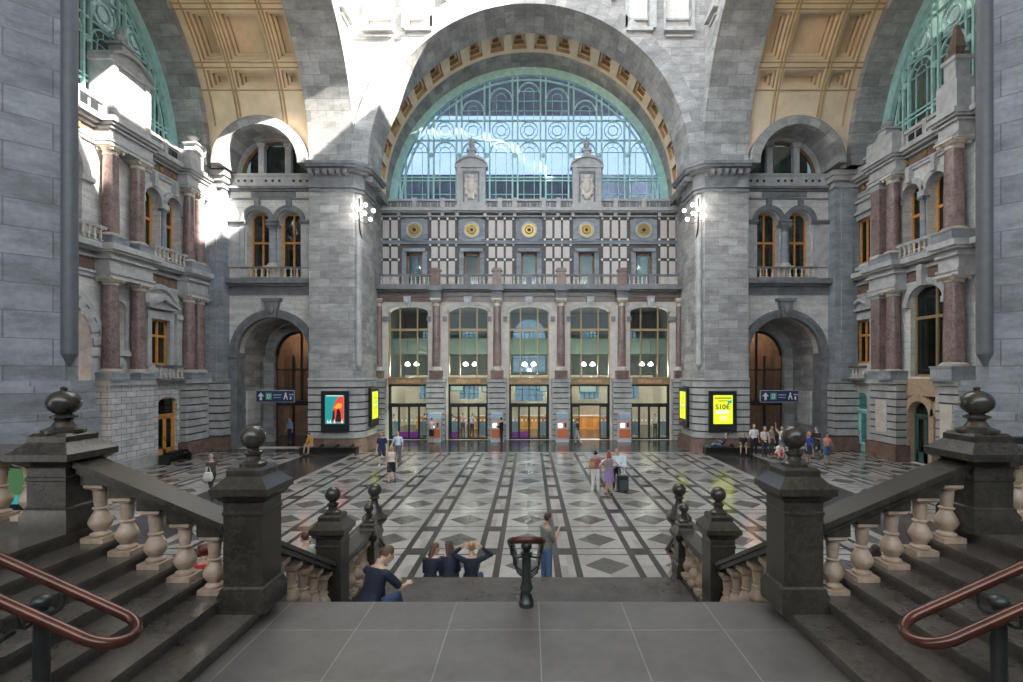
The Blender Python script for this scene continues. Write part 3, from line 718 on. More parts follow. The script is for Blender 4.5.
# ------------------------------------------------------------------ corner bays beside the far piers
for s, sd in ((-1,'left'), (1,'right')):
    Mx = MIR(s) @ FR(32.5); c = 16.2
    w_ = struct('wall_corner_'+sd)
    holes = [archhole(c-2.3,c+2.3,.02,6.07), archhole(15.2-.72,15.2+.72,10.9,14.4), archhole(17.2-.72,17.2+.72,10.9,14.4)]
    holes.append([(c-2.3,16.65)]+[(c+2.3,16.65)]+arcpts(c,ZS,2.3,0,180,20))
    MB(Mx).wall(rect(13.25,19.1,-.1,20.9), holes, -.8, 0).build('facing', M['white'], w_)
    mb = MB(Mx).arch(c, 6.07, 2.27, 2.76, -.2, .14, n=32); mb.arch(c, 6.07, 2.5, 2.7, 0, .2, n=32)
    mb.box(c+2.26,c+2.85,-.75,.12,0,5.8).box(c-2.85,c-2.26,-.75,.12,0,5.8).box(c+2.22,c+2.9,-.8,.22,5.78,6.07).box(c-2.9,c-2.22,-.8,.22,5.78,6.07)
    mb.prism([(c-.28,8.3),(c+.28,8.3),(c+.42,9.3),(c-.42,9.3)], 0, .38); mb.ball((c,.4,8.75), .22, .14, .3, 10, 8)
    mb.prism(arcpts(c,0,.0,0,180,2)[:0] or [(c-.55,9.3),(c+.55,9.3),(c+.6,9.5),(c-.6,9.5)], 0, .45)
    for x in (15.2, 17.2):
        mb.arch(x, 14.4, .74, 1.0, -.1, .12, n=20); mb.arch(x, 14.4, .92, 1.04, 0, .16, n=20); mb.box(x-.16,x+.16,0,.2,15.35,15.85)
    mold(mb, 13.3, 19.1, [(9.75,9.85,.1),(9.85,10.3,.05),(10.3,10.42,.3),(10.42,10.72,.55)], False)
    mold(mb, 13.3, 14.48, [(14.2,14.32,.18),(14.32,14.45,.3)], False); mold(mb, 17.92, 19.1, [(14.2,14.32,.18),(14.32,14.45,.3)], False)
    mold(mb, 15.85, 16.55, [(14.2,14.32,.25),(14.32,14.45,.36)], False)
    mold(mb, 13.3, 19.1, [(15.78,15.9,.06),(16.3,16.42,.2),(16.42,16.56,.36)], False); mb.box(c-1.4,c+1.4,0,.1,15.95,16.25)
    mb.build('trim', M['trim'], w_)
    mb = MB(Mx)
    for x0,x1 in ((13.35,14.4),(18.0,19.05)):
        mb.box(x0,x1,0,.12,11.5,14.2); mb.box(x0+.3,x1-.3,.1,.16,11.8,13.7)
    mb.build('side_pier', M['trim_l'], w_)
    mb = MB(Mx)
    mb.box(c-2.75,c+2.75,-.15,.12,16.6,17.25).box(c-2.8,c+2.8,-.2,.2,17.25,17.4)
    mb.build('parapet', M['trim_l'], w_)
    mb = MB(Mx)
    for g in (-1.75, 0, 1.75):
        for q in (-.42, 0, .42): mb.lathe([(.085,0),(.085,.02)], (0,0,0), 10) if False else mb.prism([(c+g+q+.09*math.cos(2*pi*k/10), 16.95+.09*math.sin(2*pi*k/10)) for k in range(10)], .11, .14)
    mb.build('parapet_hole', M['black'], w_)
    MB(Mx).arch(c, ZS, 2.32, 2.86, -.6, 1.85, n=30).build('lunette_ring', M['stone_uv'], w_)
    mb = MB(Mx)
    for q in (-.85, .85): mb.box(c+q-.18,c+q+.18,-.45,-.1,17.4,19.4).box(c+q-.26,c+q+.26,-.5,-.05,19.2,19.45)
    mb.build('mullion', M['trim_l'], w_)
    n0 = 4 if s < 0 else 7
    t = struct('window_%d' % n0)
    MB(Mx).arch(c, ZS, 2.12, 2.32, -.65, -.5, n=24).box(c-2.3,c+2.3,-.65,-.5,17.4,17.5).build('frame', M['dwood'], t)
    MB(Mx).prism(arcpts(c, ZS, 2.25, 0, 180, 20), -.6, -.58).build('pane', M['dglass'], t, smooth=False)
    for i, x in enumerate((15.2, 17.2)):
        t = struct('window_%d' % (n0+1+i))
        window_frame(t, Mx, x-.72, x+.72, 10.9, 15.1, -.72, M['wood'], M['dglass'], mul=(x,), trans=(13.2,), fw=.11)
    # gallery room and passage behind
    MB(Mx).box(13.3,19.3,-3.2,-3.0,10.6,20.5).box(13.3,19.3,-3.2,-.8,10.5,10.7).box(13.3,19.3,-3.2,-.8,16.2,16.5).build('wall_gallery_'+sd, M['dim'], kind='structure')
    pg = struct('wall_passage_'+sd)
    MB(Mx).arch(c, 6.07, 2.3, 2.7, -4.2, -.79, n=28).box(c+2.3,c+2.7,-4.2,-.79,0,6.1).box(c-2.7,c-2.3,-4.2,-.79,0,6.1).build('barrel', M['stone'], pg)
    mb = MB(Mx).arch(c-.15, 6.0, 1.75, 2.35, -3.6, -3.2, n=28).box(c+1.6,c+2.4,-3.6,-3.2,0,6.0).box(c-2.4,c-1.9,-3.6,-3.2,0,6.0)
    mb.build('inner_arch', M['stone'], pg)
    MB(Mx).box(c+2.2,c+2.32,-2.6,-1.0,1.4,3.6).build('notice_panel', M['white'], pg)
    dr = struct('door_%d' % (6 if s < 0 else 7))
    mb = MB(Mx).box(c-2,c+1.7,-3.75,-3.55,2.5,2.85)
    for x in (c-1.95, c+.35, c+1.55): mb.box(x,x+.14,-3.72,-3.58,0,6.0)
    mb.box(c-2,c+1.7,-3.72,-3.58,5.0,5.1); mb.arch(c-.15, 6.0, 1.6, 1.76, -3.75, -3.55, n=24); mb.box(c-.22,c-.1,-3.72,-3.58,2.8,7.6)
    mb.build('frame', M['black'], dr)
    MB(Mx).prism([(c-1.9,2.85),(c+1.6,2.85)]+arcpts(c-.15,6.0,1.65,0,180,18), -3.66, -3.64).build('pane', glassy('brown_glass_'+sd, (.60,.50,.42), .15, (.30,.22,.16), .14), dr, smooth=False)
    MB(Mx).box(c-1.8,c-1.72,-3.0,-2.92,0,2.4).box(c-1.8,c-1.72,-3.9,-3.82,0,2.4).box(c-1.8,c-1.72,-3.9,-2.92,2.3,2.4).build('open_leaf', M['aqua'], dr) if False else None
    MB(Mx).box(c-2.8,c+2.8,-7.2,-7.0,0,9).box(c-2.8,c-2.7,-7.2,-4.2,0,9).box(c+2.7,c+2.8,-7.2,-4.2,0,9).box(c-2.8,c+2.8,-7.2,-3.8,8.4,8.5).build('wall_vestibule_'+sd, ashlar('vestibule_wood_'+sd, (.25,.19,.15), .9, 2.2, .3, .45), kind='structure')
    t = thing('ceiling_lamp', 'added warm fill lamp inside the %s passage vestibule' % sd, 'lamp', (s*c, 37.6, 8.2))  # unseen lamp added to brighten the room behind the doorway screen
    MB().lathe([(.25,0),(.3,-.12),(.2,-.22)], n=14).build('shade', M['lamp'], t)
    L = bpy.data.lights.new('lamp_light', 'POINT'); L.energy = 190; L.color = (1,.88,.74); L.shadow_soft_size = .3
    lo = bpy.data.objects.new('lamp_light', L); COL.objects.link(lo); lo.parent = t; lo.location = (0,0,-.6)
    # balustrade and little columns of the arcade
    y0 = 32.5-.38
    balustrade('small balustrade of the %s corner arcade above the big doorway' % sd, (s*14.35,y0,10.72), (s*18.05,y0,10.72), .74, sbal(.56,.17), 10, .56, rw=.22, rh=.12, mats=(M['trim'],M['trim']), plinth=.08, pw=.2)
    column('grey column between the twin arches of the %s corner arcade' % sd, (s*16.2,32.5-.05), 11.4, 11.75, 13.75, 14.2, .26, .12, 'blue', gilt=False, ped='cream')
    # corner pilaster
    p_ = struct('wall_pilaster_'+sd)
    MB(MIR(s)).box(19.0,20.4,31.75,33.2,4.3,16.3).box(19.35,20.05,31.65,33,4.3,16.3).build('shaft', M['blue'], p_)
    mb = MB(MIR(s))
    for o, z0, z1 in ((.06,4.2,4.45),(.1,4.35,4.42),(.1,16.3,16.5),(.2,16.7,17.0),(.32,17.0,17.3)): mb.box(19.0-o,20.4+o,31.75-o,33.2,z0,z1)
    mb.box(19.05,20.4,31.8,33.2,16.4,17.4); n = 7
    mb.box(18.95,20.4,31.68,33.2,0,4.2,1)
    for i in range(n): mb.box(18.86,20.45,31.56,33.2,.95+i*.466,.95+i*.466+.375)
    mb.build('base', [M['rust'],M['joint']], p_)
    MB(MIR(s)).box(18.8,20.5,31.5,33.2,0,.85).build('plinth', M['brown'], p_)
    MB(MIR(s)).box(19.0,21.5,32.9,33.5,0,28).build('wall_corner_back_'+sd, M['stone'], kind='structure')

# ------------------------------------------------------------------ long side walls
def medal(mb, u, d, z, r):
    mb.prism([(u+r*math.cos(2*pi*k/20), z+r*math.sin(2*pi*k/20)) for k in range(20)], d, d+.08)
def pediment(mb, u0, u1, z, h, d):
    c = (u0+u1)/2; mb.box(u0,u1,0,d,z,z+.12); mb.prism([(u0-.05,z+.1),(u1+.05,z+.1),(c,z+h)], 0, d*.5)
    for a in (u0-.1, u1+.1):
        mb.prism([(a,z+.08),(a,z+.24),(c,z+h+.16),(c,z+h)], 0, d+.06)
def finial(name_label, loc, h, obelisk=False):
    t = thing('stone_finial', name_label, 'finial', loc)
    MB().lathe([(.42,0),(.42,.12),(.34,.16),(.34,h*.33),(.44,h*.36),(.44,h*.42)], sq=True).build('pedestal', M['trim_l'], t)
    if obelisk: MB().lathe([(.3,h*.42),(.34,h*.5),(.2,h*.55),(.26,h*.6),(.24,h*.62),(.08,h),(.01,h*1.03)], sq=True).build('obelisk', M['brown'], t)
    else: MB().lathe([(.2,h*.42),(.12,h*.5),(.3,h*.6),(.34,h*.68),(.2,h*.8),(.1,h*.84),(.13,h*.88),(.04,h*1.0)], n=14).build('urn', M['trim_l'], t)
    return t
def entab(mb, u0, u1):
    mold(mb, u0, u1, [(9.3,9.5,.1),(9.5,9.62,.16),(10.2,10.32,.2),(10.5,10.62,.42),(10.62,10.9,.62)], False)
def entab2(mb, u0, u1):
    mold(mb, u0, u1, [(15.6,15.75,.12),(15.75,15.85,.18),(16.35,16.45,.22),(16.5,16.62,.45),(16.62,16.85,.62)], False)
def ressaut(mb, mr, u0, u1, d):
    for z0,z1,q in ((9.3,9.5,.1),(9.5,9.62,.16),(9.62,10.2,.06),(10.2,10.32,.2),(10.32,10.5,.1),(10.5,10.62,.32),(10.62,10.9,.45)): mb.box(u0-q*.6,u1+q*.6,0,d+q,z0,z1)
def ressaut2(mb, u0, u1, d):
    for z0,z1,q in ((15.6,15.75,.1),(15.75,15.85,.16),(15.85,16.35,.06),(16.35,16.45,.2),(16.45,16.5,.1),(16.5,16.62,.32),(16.62,16.85,.45)): mb.box(u0-q*.6,u1+q*.6,0,d+q,z0,z1)
def parapet(mb, mh, u0, u1, d0=-.05, d1=.3):
    n = max(1, round((u1-u0)/1.6)); 
    mb.box(u0,u1,d0,d1,16.85,17.02).box(u0,u1,d0,d1,17.6,17.78).box(u0,u1,d0,d1-.12,17.0,17.62)
    for i in range(n+1):
        u = u0+(u1-u0)*i/n; mb.box(u-.14,u+.14,d0,d1+.04,16.85,17.8)
        if i < n:
            for q in (.33,.67):
                uu = u+(u1-u0)/n*q; mh.box(uu-.2,uu+.2,d1-.14,d1-.09,17.15,17.5)
# left wall
Mx = LW(-20.5); w_ = struct('wall_left')
holes = [archhole(19.1,23.9,.02,5.97), archhole(25.1,25.95,5.9,7.95), rect(27.6,29.0,5.25,7.75), archhole(27.85,29.35,.02,3.15,.3),
         archhole(19.7,23.5,11.2,13.95), archhole(27.2,28.5,11.2,14.25), archhole(28.85,30.15,11.2,14.25)]
MB(Mx).wall(rect(11.2,33,-.1,17.4), holes, -1.0, 0).build('facing', M['white'], w_)
mb = MB(Mx)
mb.arch(21.5, 5.97, 2.36, 3.05, -.95, .16, n=30); mb.arch(21.5, 5.97, 2.85, 3.1, 0, .22, n=30)
for k in range(13):
    a = 7+14*k; mb.arch(21.5, 5.97, 2.4, 2.86, 0, .24, a-4, a+4, 3)
mb.box(23.86,24.6,-.95,.12,0,5.6).box(23.82,24.68,-1,.2,5.6,5.97)
mb.arch(21.6, 13.95, 1.87, 2.3, -.2, .12, n=26); mb.box(23.35,24.1,-.9,.16,13.7,13.95); mb.box(21.4,21.8,0,.3,15.6,16.3)
for a,b in ((27.2,28.5),(28.85,30.15)):
    c = (a+b)/2; mb.arch(c, 14.25, .62, .9, -.2, .12, n=20); mb.box(c-.14,c+.14,0,.28,14.95,15.7)
mold(mb, 26.95, 27.25, [(13.95,14.25,.14)], False); mold(mb, 28.4, 28.95, [(13.95,14.25,.2)], False); mold(mb, 30.1, 30.4, [(13.95,14.25,.14)], False)
entab(mb, 11.2, 32.4); entab2(mb, 11.2, 32.4)
ressaut(mb, 0, 24.15, 26.85, .72); ressaut(mb, 0, 29.8, 31.7, .6); ressaut2(mb, 24.15, 26.85, .72); ressaut2(mb, 29.8, 31.7, .6)
# window surround, hood arch, niche trim
mb.box(27.3,27.6,-.05,.2,5.15,7.9).box(29.0,29.3,-.05,.2,5.15,7.9).box(27.3,29.3,-.05,.22,7.75,8.2); pediment(mb, 27.2, 29.4, 8.3, .55, .4)
mb.arch(28.3, 7.9, 1.55, 1.8, 0, .2, 20, 160, 18)
mb.box(29.6,30.25,0,.15,4.4,7.9).box(29.5,30.3,0,.25,7.9,8.2)
mb.arch(25.52, 7.95, .43, .6, 0, .14, n=14); mb.box(24.9,25.1,0,.12,5.9,7.95).box(25.94,26.14,0,.12,5.9,7.95).box(24.85,26.2,0,.3,5.65,5.9); mb.ball((25.52,.1,5.3), .28, .18, .35, 10, 8)
mb.arch(28.6, 3.15, .75, 1.05, 0, .12, 0, 180, 16) if False else None
mb.build('trim', M['trim_l'], w_)
mb = MB(Mx).box(11.2,32.4,-.05,.07,9.62,10.2).box(11.2,32.4,-.05,.07,15.85,16.35); mb.build('frieze', M['brown'], w_)
mb = MB(Mx)
for u in (13,15,17,19,21.5,23.2,28.4,29.4): medal(mb, u, .07, 16.1, .12)
mb.build('gilt_boss', M['gold'], w_)
MB(Mx).box(25.0,26.05,-.45,-.3,5.8,8.5).build('niche_back', M['cream'], w_)
mb = MB(Mx).box(24.1,26.95,0,.78,.5,4.2); mb.build('base_brick', M['brick'], w_)
mb = MB(Mx).wall(rect(26.9,29.6,.3,4.2), [archhole(27.85,29.35,.31,3.15,.3)], 0, .35); mb.build('door_surround', M['brick'], w_)
mb = MB(Mx); rustic(mb, 29.5, 31.6, 0, .75, .8, 4.2, 8, .08, .09)
for a,b in ((24.0,27.0),): mb.box(a,b,0,.88,4.2,4.42)
mb.box(27.0,32.45,0,.5,4.2,4.42); mb.box(29.4,31.7,0,.9,4.2,4.42); mb.box(24.0,27.05,0,.9,0,.55); mb.build('base_course', [M['rust'],M['joint']], w_)
MB(Mx).box(29.4,31.7,0,.9,0,.8).build('plinth', M['brown'], w_)
mp, mh = MB(Mx), MB(Mx)
parapet(mp, mh, 11.2, 24.5); parapet(mp, mh, 27.2, 29.8); mp.box(29.75,31.7,-.05,.85,16.85,17.8); mp.build('parapet', M['trim_l'], w_); mh.build('parapet_hole', M['black'], w_)
# raised niche block with curved pediment on the cornice
def aedicule(parent, Mx, c, hw, d0, d1, z0, relief=True):
    a = MB(Mx).box(c-hw,c+hw,d0,d1,z0,z0+3.1).box(c-hw-.1,c+hw+.1,d0,d1+.1,z0,z0+.25).box(c-hw-.14,c+hw+.14,d0,d1+.14,z0+3.05,z0+3.25)
    for u in (c-hw+.02, c+hw-.32): a.box(u,u+.3,d1,d1+.1,z0+.25,z0+3.05)
    R = (hw**2+.55**2)/(2*.55)*1.12; zc = z0+3.25+.6-R
    pts = [(c+R*math.sin(t), zc+R*math.cos(t)) for t in [math.asin((hw+.1)/R)*(1-2*i/16) for i in range(17)]]
    a.prism(pts+[(c-hw-.1,z0+3.2),(c+hw+.1,z0+3.2)], d0, d1)
    for i in range(16):
        (x0,y0),(x1,y1) = pts[i],pts[i+1]; a.prism([(x0,y0-.03),(x1,y1-.03),(x1,y1+.14),(x0,y0+.14)], d0, d1+.2)
    a.box(c-hw*.25,c+hw*.25,d0+.2,d1-.2,z0+3.8,z0+4.45); a.box(c-hw*.34,c+hw*.34,d0+.1,d1-.1,z0+4.4,z0+4.55)
    o = a.build('attic_block', M['trim_l'], parent)
    wx = o.matrix_world; m = MB(Mx); cd = (d0+d1)/2
    m.lathe([(.13,0),(.1,.1),(.22,.3),(.24,.42),(.1,.62),(.12,.68),(.02,1.05)], (c,cd,z0+4.5), 12); m.build('urn', M['trim_l'], o)
    if relief:
        r = MB(Mx).prism([(c+.42*math.cos(t)*(1+.12*math.cos(4*t)), z0+1.6+.85*math.sin(t)*(1+.1*math.cos(4*t))) for t in [2*pi*k/32 for k in range(32)]], d1, d1+.1)
        r.ball((c,d1+.1,z0+1.7), .3, .12, .55, 12, 8)
        for k in range(10):
            t = 2*pi*k/10; r.ball((c+.42*math.cos(t),d1+.08,z0+1.6+.85*math.sin(t)), .13, .1, .16, 8, 6)
        r.build('relief', M['cream'], o)
        f = MB(Mx).box(c-.62,c+.62,d1,d1+.06,z0+2.62,z0+2.8).box(c-.62,c-.5,d1,d1+.05,z0+.5,z0+2.7).box(c+.5,c+.62,d1,d1+.05,z0+.5,z0+2.7); f.build('relief_frame', M['trim'], o)
    return o
aedicule(w_, Mx, 25.95, 1.25, -.7, .35, 16.85, False)
# window and doors of the left wall
t = struct('window_10'); window_frame(t, Mx, 27.6, 29.0, 5.25, 7.75, -.1, M['wood'], M['dglass'], (28.3,), (6.85,), .11)
t = struct('window_11'); window_frame(t, Mx, 19.7, 23.5, 11.2, 15.8, -.6, M['wood'], M['aquag'], (20.6,21.6,22.6), (13.3,), .14)
t = struct('window_12'); window_frame(t, Mx, 27.2, 28.5, 11.2, 14.9, -.55, M['wood'], M['dglass'], (27.85,), (13.3,), .12)
t = struct('window_13'); window_frame(t, Mx, 28.85, 30.15, 11.2, 14.9, -.55, M['wood'], M['dglass'], (29.5,), (13.3,), .12)
def wood_door(name, Mx, u0, u1, z1, d, mat, glass, transom):
    t = struct(name); c = (u0+u1)/2
    f = MB(Mx).box(u0,u0+.1,d-.08,d+.08,0,z1).box(u1-.1,u1,d-.08,d+.08,0,z1).box(u0,u1,d-.08,d+.08,z1-.1,z1).box(u0,u1,d-.08,d+.1,transom-.07,transom+.07)
    f.build('frame', mat, t)
    for a,b in ((u0+.1,c),(c,u1-.1)):
        l = MB(Mx).box(a,a+.12,d-.04,d+.04,.02,transom-.06).box(b-.12,b,d-.04,d+.04,.02,transom-.06).box(a,b,d-.04,d+.04,.02,.6).box(a,b,d-.04,d+.04,transom-.2,transom-.06).build('leaf', mat, t)
        MB(Mx).box(a+.1,b-.1,d-.01,d+.01,.6,transom-.2).build('pane', glass, l, smooth=False)
    MB(Mx).box(u0+.08,u1-.08,d-.01,d+.01,transom+.05,z1-.08).build('pane', glass, t, smooth=False)
    MB(Mx).box(c-.06,c-.03,d+.05,d+.12,1.0,1.3).build('handle', M['gold'], t)
    return t
wood_door('door_8', Mx, 27.85, 29.35, 3.45, .12, M['wood'], M['dglass'], 2.45)
MB(Mx).box(11.2,33,-3.4,-3.2,0,17.3).box(11.2,33,-3.3,-1,10.2,10.4).box(24.1,24.3,-3.3,-1,0,17).build('wall_left_rooms', plain('room_plaster', (.34,.26,.22), .8), kind='structure')
XL = -20.5
for lab, u, r in (('nearer the big arch', 24.6, .35), ('beside the pedimented window', 26.35, .33)):
    column('lower red marble column on the left wall, '+lab, (XL+.42,u), 4.42, 5.0, 9.0, 9.35, r, .4)
for lab, u, r in (('nearer the big upper arch', 24.6, .34), ('beside the twin arches', 26.3, .33)):
    column('upper red marble column on the left wall, '+lab, (XL+.42,u), 10.9, 11.5, 15.2, 15.65, r, .42)
for lab, u in (('first', 30.3), ('second', 31.2)):
    column('lower red marble pilaster column on the left wall, %s of the pair nearest the corner' % ('front' if lab == 'first' else 'rear'), (XL+.4,u), 4.42, 5.0, 8.95, 9.35, .33, .4)
    column('upper red marble pilaster column on the left wall, %s of the pair nearest the corner' % ('front' if lab == 'first' else 'rear'), (XL+.4,u), 10.9, 11.5, 15.2, 15.65, .31, .42)
column('slim grey column between the twin arches of the left wall', (XL+.05,28.67), 11.2, 11.6, 13.55, 13.95, .15, .1, 'blue', gilt=False, ped='cream')
balustrade('small balustrade under the pedimented window of the left wall', (XL+.62,27.45,4.42), (XL+.62,29.5,4.42), .82, sbal(.6,.17), 6, .6, rw=.3, rh=.14, mats=(M['trim'],M['trim']), plinth=.08, pw=.26)
balustrade('balustrade before the upper twin arches of the left wall', (XL+.42,27.35,10.9), (XL+.42,30.3,10.9), .8, sbal(.6,.17), 9, .6, rw=.24, mats=(M['trim_l'],M['trim']), plinth=.08, pw=.22)
balustrade('balustrade before the big upper arch of the left wall', (XL+.42,21.0,10.9), (XL+.42,24.5,10.9), .8, sbal(.6,.17), 11, .6, rw=.24, mats=(M['trim_l'],M['trim']), plinth=.08, pw=.22)
finial('pale urn finial on the far corner of the left cornice', (XL+.5, 30.55, 17.8), 1.5)

# right wall
Mx = RW(20.5); w_ = struct('wall_right')
holes = [rect(30.55,31.85,5.4,8.05), archhole(25.25,27.5,4.6,8.6,.75), archhole(30.6,32.4,.02,3.3,.4), [(25.2,.02),(27.9,.02)]+arcpts(26.55,2.7,1.3,0,180,14),
         rect(30.5,31.8,11.5,14.2), archhole(26.7,28.05,11.2,14.25), archhole(25.0,26.35,11.2,14.25)]
MB(Mx).wall(rect(11.2,33,-.1,17.4), holes, -1.0, 0).build('facing', M['white'], w_)
mb = MB(Mx)
entab(mb, 11.2, 32.9); entab2(mb, 11.2, 32.9)
ressaut(mb, 0, 27.7, 29.8, .62); ressaut(mb, 0, 23.35, 24.45, .85); ressaut2(mb, 27.7, 29.8, .62); ressaut2(mb, 23.35, 24.45, .85)
mb.box(30.2,30.55,-.05,.18,5.3,8.3).box(31.85,32.2,-.05,.18,5.3,8.3).box(30.2,32.2,-.05,.2,8.05,8.45); pediment(mb, 30.1, 32.3, 8.6, .6, .4)
mb.box(30.2,30.5,-.05,.16,11.2,14.3).box(31.8,32.1,-.05,.16,11.2,14.3).box(30.2,32.1,-.05,.2,14.2,14.5).box(30.0,32.3,0,.4,14.5,14.65).box(30.4,31.9,0,.2,14.65,15.2).box(30.3,32.0,0,.35,15.2,15.34).box(30.2,32.1,0,.3,11.1,11.3)
for a,b in ((26.7,28.05),(25.0,26.35)):
    c = (a+b)/2; mb.arch(c, 14.25, .64, .93, -.2, .12, n=20); mb.box(c-.14,c+.14,0,.28,14.95,15.7)
mold(mb, 26.3, 26.75, [(13.95,14.25,.2)], False); mold(mb, 28.05, 28.3, [(13.95,14.25,.14)], False)
mb.arch(26.37, 8.6, 1.15, 1.45, -.3, .14, 0, 180, 20) if False else None
n = 18; q = arcpts(26.375, 8.6, 1.14, 0, 180, n, .77); q2 = arcpts(26.375, 8.6, 1.5, 0, 180, n, 1.1)
for i in range(n): mb.prism([q[i],q[i+1],q2[i+1],q2[i]], -.2, .14)
mb.box(27.5,27.85,0,.2,8.3,8.6).box(24.9,25.25,0,.2,8.3,8.6); mb.box(26.2,26.55,0,.4,9.3,10.4)
mb.build('trim', M['trim_l'], w_)
MB(Mx).box(11.2,32.9,-.05,.07,9.62,10.2).box(11.2,32.9,-.05,.07,15.85,16.35).build('frieze', M['brown'], w_)
mb = MB(Mx)
for u in (20,22,24.55,26.3,27.6,31.2): medal(mb, u, .07, 16.1, .13)
mb.build('gilt_boss', M['gold'], w_)
mb = MB(Mx); rustic(mb, 27.6, 29.9, 0, .7, .9, 4.2, 8, .08, .09); rustic(mb, 23.3, 24.6, 0, .95, .9, 4.2, 8, .08, .09)
mb.wall(rect(29.95,32.9,.5,4.2), [archhole(30.6,32.4,.51,3.3,.4)], 0, .3)
mb.box(27.5,30.0,0,.8,4.2,4.42).box(29.9,32.9,0,.5,4.2,4.42).box(23.2,24.7,0,1.05,4.2,4.42); mb.build('base_course', [M['rust'],M['joint']], w_)
MB(Mx).box(27.5,30.0,0,.8,0,.9).box(23.2,24.7,0,1.05,0,.9).build('plinth', M['brown'], w_)
mb = MB(Mx).box(28.3,29.2,.7,.74,1.5,3.3).box(23.6,24.3,.95,.99,1.5,3.3).build('plaque', M['cream'], w_)
mb = MB(Mx).arch(26.85, 2.6, .72, 1.05, -.4, .1, n=20).box(27.57,27.9,-.4,.1,0,2.6).box(25.8,26.13,-.4,.1,0,2.6).box(25.2,27.95,-.4,.12,3.6,4.5)
mb.arch(25.0, 2.6, .72, 1.05, -.4, .1, 0, 90, 10); mb.build('door_arch', plain('orange_stone', (.46,.33,.21), .6, var=.2), w_)
mp, mh = MB(Mx), MB(Mx)
parapet(mp, mh, 11.2, 23.3); parapet(mp, mh, 24.5, 27.7); parapet(mp, mh, 29.8, 32.8); mp.box(27.7,29.8,-.05,.85,16.85,17.9).box(23.3,24.5,-.05,1.0,16.85,18.3); mp.build('parapet', M['trim_l'], w_); mh.build('parapet_hole', M['black'], w_)
t = struct('window_14'); window_frame(t, Mx, 30.55, 31.85, 5.4, 8.05, -.12, M['wood'], M['dglass'], (31.2,), (7.1,), .11)
t = struct('window_15'); window_frame(t, Mx, 25.25, 27.5, 4.6, 9.4, -.3, M['bronze'], M['dglass'], (26.0,), (7.7,), .13)
t = struct('window_16'); window_frame(t, Mx, 30.5, 31.8, 11.5, 14.2, -.15, M['wood'], M['dglass'], (31.15,), (), .11)
t = struct('window_17'); window_frame(t, Mx, 26.7, 28.05, 11.2, 14.9, -.55, M['wood'], M['dglass'], (27.4,), (13.3,), .12)
t = struct('window_18'); window_frame(t, Mx, 25.0, 26.35, 11.2, 14.9, -.55, M['wood'], M['dglass'], (25.7,), (13.3,), .12)
wood_door('door_9', Mx, 30.6, 32.4, 3.7, .12, M['aqua'], M['aquag'], 2.55)
wood_door('door_10', Mx, 26.13, 27.57, 3.3, -.35, plain('dark_green_paint', (.05,.10,.085), .4), M['dglass'], 2.55)
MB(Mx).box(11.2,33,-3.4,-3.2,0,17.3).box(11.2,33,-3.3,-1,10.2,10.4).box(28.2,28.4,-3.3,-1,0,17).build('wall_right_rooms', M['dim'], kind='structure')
XR = 20.5
column('lower flat red marble pilaster on the right wall beside the pedimented window', (XR-.4,29.3), 4.42, 5.0, 9.0, 9.35, .36, .5, flat=.28, rz=pi/2)
column('lower red marble column on the right wall beside the flat pilaster', (XR-.42,28.2), 4.42, 5.0, 9.0, 9.35, .36, .5)
column('lower red marble column on the right wall between tall window and near pier', (XR-.6,23.95), 4.42, 5.3, 9.0, 9.35, .42, .7)
column('upper flat red marble pilaster on the right wall beside the hooded window', (XR-.4,29.3), 10.9, 11.5, 15.2, 15.65, .36, .42, flat=.28, rz=pi/2)
column('upper red marble column on the right wall beside the flat pilaster', (XR-.42,28.2), 10.9, 11.5, 15.2, 15.65, .34, .42)
column('upper red marble column on the right wall between twin arches and near pier', (XR-.6,23.95), 10.9, 11.6, 15.2, 15.65, .4, .5)
column('slim red half column at the far end of the right wall, lower storey', (XR-.2,32.75), 4.42, 5.0, 9.0, 9.35, .16, .4)
column('slim grey column between the twin arches of the right wall', (XR-.05,26.52), 11.2, 11.6, 13.55, 13.95, .15, .1, 'blue', gilt=False, ped='cream')
balustrade('small balustrade under the pedimented window of the right wall', (XR-.62,30.3,4.42), (XR-.62,32.5,4.42), .82, sbal(.6,.17), 7, .6, rw=.3, rh=.14, mats=(M['brown'],M['trim']), plinth=.08, pw=.26)
balustrade('balustrade before the upper twin arches of the right wall', (XR-.42,25.1,10.9), (XR-.42,28.2,10.9), .8, sbal(.6,.17), 9, .6, rw=.24, mats=(M['trim_l'],M['trim']), plinth=.08, pw=.22)
finial('brown obelisk finial on the right cornice near the pier', (XR-.5, 23.9, 18.3), 2.7, True)
finial('pale urn finial on the right cornice above the paired columns', (XR-.45, 28.6, 17.9), 1.1)

# ------------------------------------------------------------------ ticket hall facade
Mx = FR(36.7); w_ = struct('wall_far'); BC = (-8.67,-4.37,0,4.37,8.67); HW = 1.44
holes = [archhole(c-HW,c+HW,.01,9.12,.48) for c in BC]
MB(Mx).wall(rect(-10.85,10.85,-.1,10.7), holes, -.7, 0).build('facing', M['cream'], w_)
mb = MB(Mx)
for c in BC:
    q = arcpts(c,9.12,HW,0,180,14,.48); q2 = arcpts(c,9.2,HW+.18,0,180,14,.66)
    for i in range(14): mb.prism([q[i],q[i+1],q2[i+1],q2[i]], -.1, .1)
    mb.prism([(c-.2,9.55),(c+.2,9.55),(c+.28,10.25),(c-.28,10.25)], 0, .35); mb.ball((c,.35,9.9), .16, .1, .24, 8, 6)
mb.build('arch_trim', M['trim_l'], w_)
PC = (-6.6,-2.27,2.27,6.6)
mb = MB(Mx)
